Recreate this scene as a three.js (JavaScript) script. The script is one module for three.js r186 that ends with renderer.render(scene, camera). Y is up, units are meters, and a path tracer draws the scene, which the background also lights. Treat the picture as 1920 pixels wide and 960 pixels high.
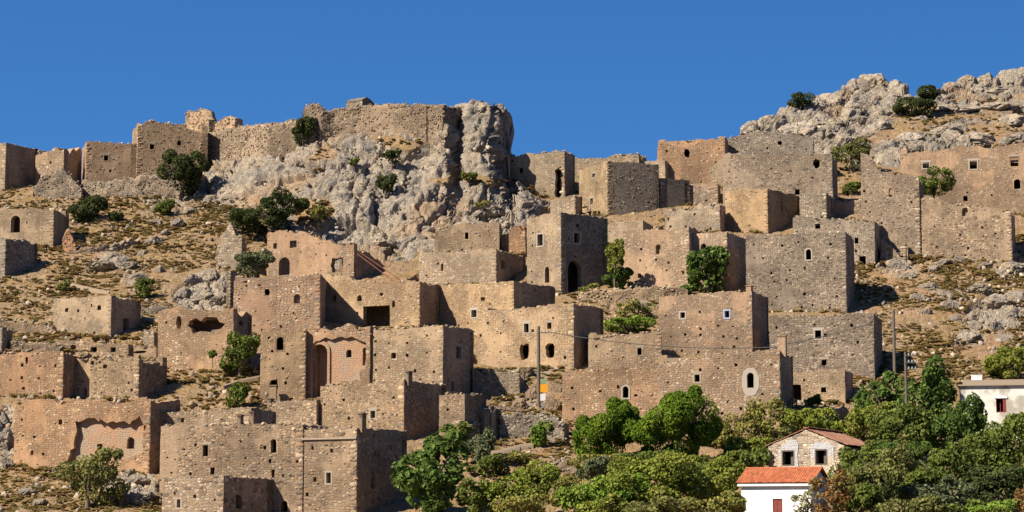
import * as THREE from 'three';
import { mergeGeometries, mergeVertices } from 'three/addons/utils/BufferGeometryUtils.js';

// ------------------------------------------------------------------ camera, sky, sun, exposure
const scene = new THREE.Scene();
const FOCAL = 4330, PITCH = 7 * Math.PI / 180;                 // focal length in pixels of a 1920 x 960 picture
const camera = new THREE.PerspectiveCamera(2 * Math.atan(480 / FOCAL) * 180 / Math.PI, 2, 1, 4000);
camera.position.set(0, 0, 0);
camera.lookAt(0, Math.sin(PITCH), -Math.cos(PITCH));
const renderer = new THREE.WebGLRenderer({ antialias: true });
renderer.toneMapping = THREE.LinearToneMapping;
renderer.toneMappingExposure = 2;
renderer.shadowMap.enabled = true;
const SUN_AZ = 56 * Math.PI / 180, SUN_EL = 41 * Math.PI / 180;
const SUN = new THREE.Vector3(-Math.sin(SUN_AZ) * Math.cos(SUN_EL), Math.sin(SUN_EL), Math.cos(SUN_AZ) * Math.cos(SUN_EL));
{
  const W = 512, H = 256, data = new Float32Array(W * H * 4), v = new THREE.Vector3();
  const stops = [[-90, 0.06, 0.0562, 0.0525], [-2, 0.0675, 0.09, 0.12], [0, 0.0495, 0.1395, 0.315], [6, 0.033, 0.12, 0.3038], [9, 0.03, 0.1125, 0.2925], [13.5, 0.0218, 0.0907, 0.2535], [35, 0.0125, 0.05, 0.155], [90, 0.008, 0.031, 0.098]];
  for (let r = 0; r < H; r++) {
    const el = ((r + .5) / H - .5) * 180;
    let k = 0; while (k < stops.length - 2 && el > stops[k + 1][0]) k++;
    const a = stops[k], b = stops[k + 1], t = (el - a[0]) / (b[0] - a[0]);
    for (let c = 0; c < W; c++) {
      const az = ((c + .5) / W - .5) * 2 * Math.PI;
      v.set(Math.cos(az) * Math.cos(el * Math.PI / 180), Math.sin(el * Math.PI / 180), Math.sin(az) * Math.cos(el * Math.PI / 180));
      const g = v.angleTo(SUN), glow = .4 * Math.exp(-g / .2) + .015 * Math.exp(-g / .7), o = (r * W + c) * 4;
      for (let i = 0; i < 3; i++) data[o + i] = a[i + 1] + (b[i + 1] - a[i + 1]) * t + glow * [1, .93, .82][i];
      data[o + 3] = 1;
    }
  }
  const sky = new THREE.DataTexture(data, W, H, THREE.RGBAFormat, THREE.FloatType);
  sky.mapping = THREE.EquirectangularReflectionMapping; sky.magFilter = THREE.LinearFilter; sky.needsUpdate = true;
  scene.background = sky; scene.environment = sky;
}
const sun = new THREE.DirectionalLight(new THREE.Color(1, .91, .765), 5);
sun.name = 'sun'; sun.position.copy(SUN).multiplyScalar(300).add(new THREE.Vector3(0, 20, -190)); sun.target.position.set(0, 20, -190);
sun.castShadow = true; sun.shadow.mapSize.set(4096, 4096);
Object.assign(sun.shadow.camera, { left: -110, right: 110, top: 110, bottom: -110, near: 10, far: 700 });
scene.add(sun, sun.target);

// ------------------------------------------------------------------ small helpers
const DEG = Math.PI / 180, V3 = THREE.Vector3, lerp = THREE.MathUtils.lerp, clamp = THREE.MathUtils.clamp, smooth = THREE.MathUtils.smoothstep;
function rng(seed) { let s = seed >>> 0; return () => { s = (s + 0x6D2B79F5) >>> 0; let t = Math.imul(s ^ (s >>> 15), 1 | s); t = (t + Math.imul(t ^ (t >>> 7), 61 | t)) ^ t; return ((t ^ (t >>> 14)) >>> 0) / 4294967296; }; }
function h3(x, y, z) { let n = Math.imul(x, 374761393) ^ Math.imul(y, 668265263) ^ Math.imul(z, 2147483647 - 1274126177); n = Math.imul(n ^ (n >>> 13), 1274126177); n = Math.imul(n ^ (n >>> 16), 2246822519); return ((n ^ (n >>> 15)) >>> 0) / 4294967296; }
function vnoise(x, y, z) {
  const i = Math.floor(x), j = Math.floor(y), k = Math.floor(z); let u = x - i, v = y - j, w = z - k; u = u * u * (3 - 2 * u); v = v * v * (3 - 2 * v); w = w * w * (3 - 2 * w);
  const A = lerp(lerp(h3(i, j, k), h3(i + 1, j, k), u), lerp(h3(i, j + 1, k), h3(i + 1, j + 1, k), u), v), B = lerp(lerp(h3(i, j, k + 1), h3(i + 1, j, k + 1), u), lerp(h3(i, j + 1, k + 1), h3(i + 1, j + 1, k + 1), u), v);
  return lerp(A, B, w);
}
function fbm(x, y, z, o = 4) { let s = 0, a = .5, t = 0; for (let i = 0; i < o; i++) { s += a * vnoise(x, y, z); t += a; a *= .5; x = x * 2.03 + 11.3; y = y * 2.03 + 5.7; z = z * 2.03 + 8.1; } return s / t; }
// cell noise: [distance to the nearest point, to the second nearest, a random number of the nearest cell]
const WOUT = [0, 0, 0, 0];
function worley(x, y, z) {
  const i = Math.floor(x), j = Math.floor(y), k = Math.floor(z); let a = 9, b = 9, id = 0, tilt = 0;
  for (let c = -1; c < 2; c++) for (let d = -1; d < 2; d++) for (let e = -1; e < 2; e++) {
    const p = i + c, q = j + d, r = k + e, dx = p + h3(p, q, r) - x, dy = q + h3(p + 71, q, r) - y, dz = r + h3(p, q + 37, r) - z, m = dx * dx + dy * dy + dz * dz;
    if (m < a) { b = a; a = m; id = h3(p, q, r + 91); tilt = (h3(p, q, r + 17) - .5) * dx + (h3(p, q, r + 29) - .5) * dy + (h3(p, q, r + 43) - .5) * dz; } else if (m < b) b = m;
  }
  WOUT[0] = Math.sqrt(a); WOUT[1] = Math.sqrt(b); WOUT[2] = id; WOUT[3] = tilt; return WOUT;
}
const taken = {};
function numbered(n) { const k = taken[n] = (taken[n] ?? -1) + 1; return k ? n + '_' + String(k).padStart(3, '0') : n; }
function tag(o, label, category, group) { o.userData.label = label; if (category) o.userData.category = category; if (group) o.userData.group = group; return o; }
function thing(name, label, category, group, p) { const o = new THREE.Group(); o.name = numbered(name); if (p) o.position.copy(p); scene.add(o); return tag(o, label, category, group); }
function part(name, geo, mat, parent) { const m = new THREE.Mesh(geo, mat); m.name = name; m.castShadow = m.receiveShadow = true; parent.add(m); return m; }
function structure(name, o) { o.name = name; o.userData.kind = 'structure'; scene.add(o); return o; }
const box = (w, h, d, x = 0, y = 0, z = 0) => new THREE.BoxGeometry(w, h, d).translate(x, y, z);

// a direction through a pixel of the 1920 x 960 picture, for measuring: slope of the sight line and sideways slope, per metre of depth
const CP = Math.cos(PITCH), SP = Math.sin(PITCH);
const tanE = (py) => { const c = (480 - py) / FOCAL; return (c * CP + SP) / (CP - c * SP); };
const tanA = (px, py = 480) => (px - 960) / FOCAL / (CP - (480 - py) / FOCAL * SP);
const at = (px, py, d) => new V3(tanA(px, py) * d, tanE(py) * d, -d);
const toPx = (p) => { const zc = -p.z * CP + p.y * SP; return [960 + FOCAL * p.x / zc, 480 - FOCAL * (p.y * CP + p.z * SP) / zc]; };

// ------------------------------------------------------------------ the hillside: depth of the slope by bearing and by angle of rise
const ROWS = [960, 900, 830, 750, 650, 560, 480, 400, 330, 260, 200, 130];
const PLAIN = [135, 143, 152, 163, 176, 188, 200, 212, 224, 238, 252, 270];
const COLS = [
  [-600, PLAIN], [330, PLAIN],
  [420, [135, 143, 152, 163, 176, 188, 200, 211, 219, 228, 235, 245]],
  [520, [135, 143, 152, 163, 176, 188, 200, 208, 214, 221, 227, 236]],
  [600, [135, 143, 152, 163, 176, 188, 200, 206, 211, 217, 222, 228]],
  [780, [135, 143, 152, 163, 176, 188, 200, 206.5, 211.5, 215, 218.5, 225]],
  [838, [135, 143, 152, 163, 176, 188, 200, 207.5, 210.5, 212.5, 216, 223]],
  [858, [135, 143, 152, 163, 176, 188, 200, 208, 213.5, 216.5, 219, 224]],
  [880, [135, 143, 152, 163, 176, 188, 200, 208, 211.5, 214, 217, 223]],
  [918, [135, 143, 152, 163, 176, 188, 200, 208, 211.5, 214, 217, 223]],
  [940, [135, 143, 152, 163, 176, 188, 200, 208, 214, 217.5, 220, 225]],
  [962, [135, 143, 152, 163, 176, 188, 200, 209, 218, 222, 225, 229]],
  [1040, PLAIN], [2600, PLAIN]];
const lineAt = (pts, x, i = 1) => { if (x <= pts[0][0]) return pts[0][i]; for (let k = 1; k < pts.length; k++) if (x <= pts[k][0]) return lerp(pts[k - 1][i], pts[k][i], (x - pts[k - 1][0]) / (pts[k][0] - pts[k - 1][0])); return pts[pts.length - 1][i]; };
function colDepth(c, row) { let k = 0; while (k < ROWS.length - 2 && row < ROWS[k + 1]) k++; return lerp(c[k], c[k + 1], (row - ROWS[k]) / (ROWS[k + 1] - ROWS[k])); }
function depthAt(px, row) {
  let k = 0; while (k < COLS.length - 2 && px > COLS[k + 1][0]) k++;
  const t = clamp((px - COLS[k][0]) / (COLS[k + 1][0] - COLS[k][0]), 0, 1), s = t * t * (3 - 2 * t);
  return lerp(colDepth(COLS[k][1], row), colDepth(COLS[k + 1][1], row), s);
}
const CREST = [[-800, 330], [0, 352], [60, 345], [150, 330], [200, 305], [260, 280], [350, 266], [440, 257], [545, 243], [590, 222], [620, 212], [700, 203], [800, 203], [860, 196], [900, 192], [940, 201], [954, 222], [960, 290], [966, 336], [1000, 346], [1200, 340], [1240, 320], [1350, 287], [1390, 252], [1440, 224], [1480, 206], [1560, 184], [1600, 162], [1640, 150], [1690, 162], [1712, 186], [1760, 180], [1800, 160], [1850, 145], [1920, 138], [2100, 122], [2700, 140]];
const FRONT = [[-60, -9], [10, -7.5], [60, -6], [100, -2.6], [122, -.2]];            // depth and height of the ground below the picture
// height of the ground at a place
function groundAt(x, z) {
  const d = -z, px = 960 + x / Math.max(d, 1) * FOCAL * .993;
  if (d < depthAt(px, 960)) { const f = [...FRONT, [depthAt(px, 960), tanE(960) * depthAt(px, 960)]]; return lineAt(f, d); }
  const crest = lineAt(CREST, px); let lo = crest, hi = 960;
  const dc = depthAt(px, crest); if (d > dc) return tanE(crest) * dc - (d - dc) * .3;
  for (let i = 0; i < 24; i++) { const m = (lo + hi) / 2; if (depthAt(px, m) > d) lo = m; else hi = m; }
  return tanE(hi) * d;
}
const ground = (px, row) => at(px, row, depthAt(px, row));     // the point of the slope seen at a pixel
// how rocky the slope is, by bearing and rise: [x, y, half width, half height, strength]
const ROCK = [[720, 330, 260, 130, 1.25], [880, 270, 110, 110, 1.4], [800, 420, 170, 60, 1.2], [430, 335, 70, 50, 1.2], [960, 395, 70, 40, 1.1], [640, 430, 70, 40, .7], [520, 330, 60, 80, 1], [1640, 210, 230, 95, 1.35], [1850, 200, 170, 95, 1.1], [1460, 250, 110, 60, 1.3],
  [215, 490, 40, 20, .75], [262, 524, 26, 12, .7], [410, 390, 50, 24, .7], [395, 540, 60, 42, 1.1], [1690, 500, 40, 24, .8], [1780, 545, 40, 18, .62], [1865, 585, 60, 40, .85], [1810, 632, 40, 18, .6], [1895, 500, 40, 20, .9], [10, 820, 25, 60, 1.1], [250, 905, 55, 40, 1.0], [985, 720, 45, 50, .55], [1040, 760, 40, 60, .5], [1190, 560, 60, 26, .6], [330, 385, 60, 25, .6]];
const SOIL = [[1735, 222, 70, 18], [1850, 218, 90, 9], [1700, 247, 50, 16], [1885, 246, 60, 9], [1640, 262, 40, 8], [1820, 190, 50, 6], [1590, 330, 40, 30], [585, 395, 34, 22], [880, 342, 70, 8], [600, 300, 14, 22], [735, 262, 60, 8]];
function rockiness(px, row) { let m = 0; for (const [x, y, w, h, s] of ROCK) { const q = ((px - x) / w) ** 2 + ((row - y) / h) ** 2; if (q < 1.7) m = Math.max(m, s * smooth(1.7 - q, 0, 1.1)); } for (const [x, y, w, h] of SOIL) { const q = ((px - x) / w) ** 2 + ((row - y) / h) ** 2; if (q < 1.6) m -= 1.1 * smooth(1.6 - q, 0, .8); } return Math.max(0, m); }

// ------------------------------------------------------------------ materials
const toS = (c) => Math.round(255 * clamp(c <= .0031308 ? c * 12.92 : 1.055 * c ** (1 / 2.4) - .055, 0, 1));
function tex(W, H, fn, metres, color) {
  const d = new Uint8Array(W * H * 4), o = [0, 0, 0];
  for (let y = 0; y < H; y++) for (let x = 0; x < W; x++) { fn(x, y, o); const i = (y * W + x) * 4; for (let c = 0; c < 3; c++) d[i + c] = color ? toS(o[c]) : clamp(o[c] * 255, 0, 255); d[i + 3] = 255; }
  const t = new THREE.DataTexture(d, W, H); t.wrapS = t.wrapT = THREE.RepeatWrapping; t.magFilter = THREE.LinearFilter; t.minFilter = THREE.LinearMipmapLinearFilter; t.generateMipmaps = true;
  t.repeat.set(1 / metres, 1 / metres); if (color) t.colorSpace = THREE.SRGBColorSpace; t.needsUpdate = true; return t;
}
// tiling noise on an N-cell lattice
function tnoise(x, y, n, s) { const i = Math.floor(x), j = Math.floor(y); let u = x - i, v = y - j; u = u * u * (3 - 2 * u); v = v * v * (3 - 2 * v); const m = (a) => ((a % n) + n) % n, a = m(i), b = m(i + 1), c = m(j), d = m(j + 1); return lerp(lerp(h3(a, c, s), h3(b, c, s), u), lerp(h3(a, d, s), h3(b, d, s), u), v); }
function tfbm(u, v, n, s, o = 4) { let r = 0, a = .5, t = 0; for (let i = 0; i < o; i++) { r += a * tnoise(u * n, v * n, n, s + i); t += a; a *= .55; n *= 2; } return r / t; }
// rubble masonry: stones of several tones in earthy mortar, with rest of plaster in patches
function masonry(seed, { tones, mortar, plaster, patch = .5, cx = 62, cy = 96, contrast = .6 }) {
  const N = 1024, M = 14, hgt = new Float32Array(N * N), col = new Float32Array(N * N * 3);
  const m = (a, n) => ((a % n) + n) % n;
  for (let y = 0; y < N; y++) for (let x = 0; x < N; x++) {
    const u = x / N, v = y / N, wx = u * cx + (tfbm(u, v, 40, seed + 3, 2) - .5) * .9, wy = v * cy + (tfbm(u, v, 40, seed + 7, 2) - .5) * .9, i = Math.floor(wx), j = Math.floor(wy);
    let a = 9, b = 9, ci = 0, cj = 0;
    for (let e = -1; e < 2; e++) for (let f = -1; f < 2; f++) { const p = m(i + e, cx), q = m(j + f, cy), dx = i + e + .15 + .7 * h3(p, q, seed) - wx, dy = j + f + .15 + .7 * h3(p, q, seed + 50) - wy, g = dx * dx + dy * dy; if (g < a) { b = a; a = g; ci = p; cj = q; } else if (g < b) b = g; }
    const edge = Math.sqrt(b) - Math.sqrt(a), r = h3(ci, cj, seed + 9), r2 = h3(ci, cj, seed + 21), joint = smooth(edge, .03, .2);
    let k = 0, acc = 0; while (k < tones.length - 1 && (acc += tones[k][3]) < r) k++;
    const T = tones[k], fine = tfbm(u, v, 128, seed + 30, 2), macro = tfbm(u, v, 5, seed + 40, 5), blot = smooth(tfbm(u, v, 11, seed + 91, 4), .5, .68), pl = smooth(tfbm(u, v, 7, seed + 60, 5), .5 + (.5 - patch) * .5, .62 + (.5 - patch) * .5), streak = tnoise(u * 90, v * 4, 90, seed + 80);
    const sh = (.9 + .42 * (r2 - .5) * contrast + .25 * (fine - .5)) * (.52 + .86 * macro) * (1 - .24 * blot), o = y * N + x, mean = [0, 0, 0]; for (const q of tones) for (let c = 0; c < 3; c++) mean[c] += q[c] * q[3];
    const deep = r2 > .92 ? .5 : .92, own = r > .95 ? 1.05 : .62;
    for (let c = 0; c < 3; c++) {
      let q = lerp(mortar[c] * deep * (.8 + .4 * fine), lerp(mean[c], T[c], own) * sh * 1.1, joint);
      q = lerp(q, plaster[c] * (.6 + .25 * fine + .56 * macro) * (1 - .2 * blot) * (.93 + .14 * streak), pl * .78);
      col[o * 3 + c] = q * (.95 + .1 * streak);
    }
    hgt[o] = lerp(joint * (.55 + .45 * r) + .2 * fine, .55 + .3 * fine, pl * .7);
  }
  const map = tex(N, N, (x, y, o) => { const k = (y * N + x) * 3; o[0] = col[k]; o[1] = col[k + 1]; o[2] = col[k + 2]; }, M, true);
  const bump = tex(N, N, (x, y, o) => { o[0] = o[1] = o[2] = hgt[y * N + x]; }, M, false);
  return { map, bumpMap: bump, bumpScale: .035, roughness: 1 };
}
const ALB = .77;                                               // one scale for all the stone, soil and paint, set with the exposure
const GREY = [.22, .188, .15], TAN = [.275, .213, .147], OCHRE = [.31, .22, .133], PINK = [.305, .2, .132], PALE = [.45, .375, .285], DARK = [.12, .098, .076];
const MASON = {
  rubble: masonry(11, { tones: [[...GREY, .34], [...TAN, .28], [...OCHRE, .12], [...PALE, .16], [...DARK, .1]], mortar: [.225, .177, .123], plaster: [.30, .237, .17], patch: .42 }),
  grey: masonry(23, { tones: [[...GREY, .5], [...TAN, .2], [...PALE, .14], [...DARK, .16]], mortar: [.175, .145, .112], plaster: [.235, .2, .16], patch: .38 }),
  ochre: masonry(37, { tones: [[...TAN, .34], [...OCHRE, .28], [...PINK, .12], [...PALE, .16], [...GREY, .1]], mortar: [.24, .185, .12], plaster: [.335, .255, .17], patch: .55 }),
  pink: masonry(53, { tones: [[...TAN, .26], [...PINK, .3], [...OCHRE, .14], [...GREY, .16], [...PALE, .14]], mortar: [.235, .167, .112], plaster: [.345, .238, .155], patch: .56 }),
};
for (const k in MASON) MASON[k] = new THREE.MeshStandardMaterial({ ...MASON[k], name: k + '_masonry' });
const tinted = {}; 
function mason(kind, tint = 1) {                               // the same masonry in another house's tone
  const key = kind + tint; if (!tinted[key]) { tinted[key] = MASON[kind].clone(); const t = Array.isArray(tint) ? tint : [tint, tint, tint]; tinted[key].color.setRGB(t[0] * ALB * 1.16, t[1] * ALB * 1.115, t[2] * ALB * 1.075); } return tinted[key];
}
const plain = (r, g, b, rough = .95, more = {}) => new THREE.MeshStandardMaterial({ color: new THREE.Color().setRGB(r * ALB, g * ALB, b * ALB), roughness: rough, ...more });
const plasterTex = (seed, a, b) => tex(512, 512, (x, y, o) => { const u = x / 512, v = y / 512, n = tfbm(u, v, 6, seed, 5), f = tfbm(u, v, 90, seed + 9, 2), k = smooth(n, .4, .62); for (let c = 0; c < 3; c++) o[c] = lerp(a[c], b[c], k) * (.85 + .3 * f); }, 6, true);
const ROCKY = (() => {                                          // fine pitting, cracks and mottling of weathered stone and stony soil, five metres a side
  const N = 768, cell = (u, v, n, s) => { const x = u * n, y = v * n, i = Math.floor(x), j = Math.floor(y), m = (a) => ((a % n) + n) % n; let a = 9, b = 9; for (let e = -1; e < 2; e++) for (let f = -1; f < 2; f++) { const p = m(i + e), q = m(j + f), dx = i + e + h3(p, q, s) - x, dy = j + f + h3(p, q, s + 5) - y, g = dx * dx + dy * dy; if (g < a) { b = a; a = g; } else if (g < b) b = g; } return Math.sqrt(b) - Math.sqrt(a); };
  const H = new Float32Array(N * N), K = new Float32Array(N * N);
  for (let y = 0; y < N; y++) for (let x = 0; x < N; x++) { const u = x / N, v = y / N, wu = u + (tfbm(u, v, 8, 3, 2) - .5) * .06, wv = v + (tfbm(u, v, 8, 9, 2) - .5) * .06, c1 = smooth(cell(wu, wv, 9, 1), 0, .16), c2 = smooth(cell(wu, wv, 24, 2), 0, .25), f = tfbm(u, v, 60, 4, 3), g = tfbm(u, v, 12, 6, 4); H[y * N + x] = .35 * c1 + .25 * c2 + .25 * f + .3 * g; K[y * N + x] = (.78 + .3 * f) * (.8 + .4 * g) * (.86 + .14 * c2); }
  return { map: tex(N, N, (x, y, o) => { const k = K[y * N + x]; o[0] = k; o[1] = k * .985; o[2] = k * .965; }, 5, true), bumpMap: tex(N, N, (x, y, o) => { o[0] = o[1] = o[2] = H[y * N + x] / 1.15; }, 5, false), bumpScale: .16 };
})();
const M = {
  orange: new THREE.MeshStandardMaterial({ color: new THREE.Color(ALB, ALB, ALB), bumpMap: MASON.pink.bumpMap, bumpScale: .03, map: plasterTex(5, [.42, .25, .15], [.37, .27, .185]), roughness: 1 }),
  white: new THREE.MeshStandardMaterial({ color: new THREE.Color(ALB, ALB, ALB), map: plasterTex(15, [.9, .9, .9], [.78, .77, .75]), roughness: .9 }),
  worn: new THREE.MeshStandardMaterial({ color: new THREE.Color(ALB, ALB, ALB), map: plasterTex(25, [.72, .69, .62], [.42, .38, .32]), roughness: .95 }),
  bluish: new THREE.MeshStandardMaterial({ color: new THREE.Color(ALB, ALB, ALB), map: plasterTex(35, [.5, .49, .49], [.54, .46, .34]), roughness: .95, bumpMap: MASON.grey.bumpMap, bumpScale: .03 }),
  stoneFrame: plain(.36, .29, .215), paleFrame: plain(.42, .36, .29), blueFrame: plain(.36, .41, .56), earth: plain(.27, .2, .13), wood: plain(.13, .095, .07, .85), greyWood: plain(.13, .105, .085, .9), dark: plain(.05, .04, .035),
  red: plain(.22, .03, .022, .6), rust: plain(.24, .075, .035, .85), tile: plain(.44, .125, .045, .9, { vertexColors: true }), oldTile: plain(.34, .16, .095, .9, { vertexColors: true }), ridge: plain(.42, .12, .045, .9), slab: plain(.34, .27, .2), metal: plain(.35, .36, .36, .5, { metalness: .6 }), orangeSign: plain(.8, .36, .01, .5), whiteBox: plain(.75, .75, .74, .5), greenBox: plain(.2, .35, .15, .6), wire: plain(.1, .09, .08, .6), porcelain: plain(.4, .4, .38, .4),
  rock: new THREE.MeshStandardMaterial({ color: new THREE.Color(ALB * 1.3, ALB * 1.25, ALB * 1.2), vertexColors: true, roughness: 1, ...ROCKY }), ground: new THREE.MeshStandardMaterial({ color: new THREE.Color(ALB * 1.08, ALB * 1.04, ALB * 1.0), vertexColors: true, roughness: 1, ...ROCKY }),
  brownRock: new THREE.MeshStandardMaterial({ color: new THREE.Color(.86, .7, .55), vertexColors: true, roughness: 1, ...ROCKY }),
  leaf: new THREE.MeshPhysicalMaterial({ color: new THREE.Color(.88, .92, .82), vertexColors: true, roughness: 1, side: THREE.DoubleSide, transmission: .3, thickness: 0, specularIntensity: .15 }),
  bark: plain(.16, .12, .085),
};

// ------------------------------------------------------------------ houses: measured from the photograph, each one a block with two faces in view
const HOUSES = [], FOOT = [];
function frame(s) {                                             // place, size and turn of a house from the pixels of its edges
  const yaw = (s.yaw ?? 25) * DEG, d = s.d ?? depthAt(s.C, s.base), p = at(s.C, s.base, d), a = (px) => tanA(px, s.base);
  const tL = new V3(-Math.cos(yaw), 0, -Math.sin(yaw)), tR = new V3(Math.sin(yaw), 0, -Math.cos(yaw));
  const reach = (px, t) => (-a(px) * p.z - p.x) / (t.x + a(px) * t.z);
  const f = { s, yaw, d, p, tL, tR, Lf: s.len ?? clamp(reach(s.L, tL), .5, 40), Lr: s.dep ?? (s.R != null ? clamp(reach(s.R, tR), .6, 12) : 6), H: tanE(s.top) * d - p.y, scale: FOCAL / d };
  f.nF = new V3(-Math.sin(yaw), 0, Math.cos(yaw)); f.nR = new V3(Math.cos(yaw), 0, Math.sin(yaw));
  f.uv = (px, py, side) => {                                    // a pixel on the front or the side face: metres along it and above the base
    const ray = new V3(tanA(px, py), tanE(py), -1), n = side ? f.nR : f.nF, k = p.dot(n) / ray.dot(n), q = ray.multiplyScalar(k).sub(p);
    return [side ? q.dot(tR) : f.Lf - q.dot(tL), q.y, k];
  };
  if (!s.noCut) FOOT.push([p, tL, tR, f.Lf, f.Lr, p.y, s.clear ?? 1.4]);
  return f;
}
const WALL = .6;
function ring(kind, u, v, w, h, g, r) {                          // outline of an opening centred on (u, v)
  const P = [], j = () => (r() - .5) * g;
  if (kind === 'a') { const q = Math.min(w / 2, h * .6), hr = h - q; P.push([u - w / 2 + j(), v - h / 2 + j()], [u + w / 2 + j(), v - h / 2 + j()]); for (let i = 0; i <= 8; i++) { const t = Math.PI * i / 8; P.push([u + Math.cos(t) * w / 2 + j(), v - h / 2 + hr + Math.sin(t) * q + j()]); } }
  else if (kind === 'x') { const n = 14; for (let i = 0; i < n; i++) { const t = -Math.PI / 2 + 2 * Math.PI * (i + .5) / n, k = .78 + .3 * r(), c = Math.cos(t), s = Math.sin(t), m = Math.max(Math.abs(c), Math.abs(s)) ** .6; P.push([u + c * w / 2 * k / m * .85, v + s * h / 2 * k / m * .85]); } }
  else P.push([u - w / 2 + j(), v - h / 2 + j()], [u + w / 2 + j(), v - h / 2 + j()], [u + w / 2 + j(), v + h / 2 + j()], [u - w / 2 + j(), v + h / 2 + j()]);
  return P;
}
const asPath = (P, C = THREE.Path) => { const s = new C(); P.forEach(([x, y], i) => i ? s.lineTo(x, y) : s.moveTo(x, y)); s.closePath(); return s; };
function slabOf(P, holes, depth, off) { const s = asPath(P, THREE.Shape); s.holes = holes.map((h) => asPath(h)); const g = new THREE.ExtrudeGeometry(s, { depth, bevelEnabled: false }); if (off) { const a = g.attributes.uv; for (let i = 0; i < a.count; i++) a.setXY(i, a.getX(i) * (off[2] ?? 1) + off[0], a.getY(i) * (off[2] ?? 1) + off[1]); } return g; }
const stoneShapes = []; { const r = rng(5); for (let k = 0; k < 5; k++) { const g = new THREE.IcosahedronGeometry(.5, 1), p = g.attributes.position, v = new V3(); for (let i = 0; i < p.count; i++) { v.fromBufferAttribute(p, i); const q = .78 + .5 * vnoise(v.x * 2.1 + k * 9, v.y * 2.1, v.z * 2.1); const bx = 1 / Math.max(Math.abs(v.x), Math.abs(v.y), Math.abs(v.z)) * .5; v.multiplyScalar(q * lerp(1, bx, .5)); p.setXYZ(i, v.x, v.y, v.z); } const m = mergeVertices(g.deleteAttribute('uv').deleteAttribute('normal')); m.computeVertexNormals(); stoneShapes.push(m); } }
const stoneMat = plain(1.14, 1.11, 1.08);
const STONES = { rubble: [GREY, TAN, OCHRE, TAN, PALE, DARK, TAN], grey: [GREY, GREY, TAN, GREY, PALE, DARK], ochre: [TAN, OCHRE, TAN, OCHRE, PALE, GREY], pink: [TAN, PINK, OCHRE, PINK, TAN, PALE, GREY] };
const inside = (P, x, y) => { let c = false; for (let i = 0, j = P.length - 1; i < P.length; j = i++) if ((P[i][1] > y) !== (P[j][1] > y) && x < (P[j][0] - P[i][0]) * (y - P[i][1]) / (P[j][1] - P[i][1]) + P[i][0]) c = !c; return c; };

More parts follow.
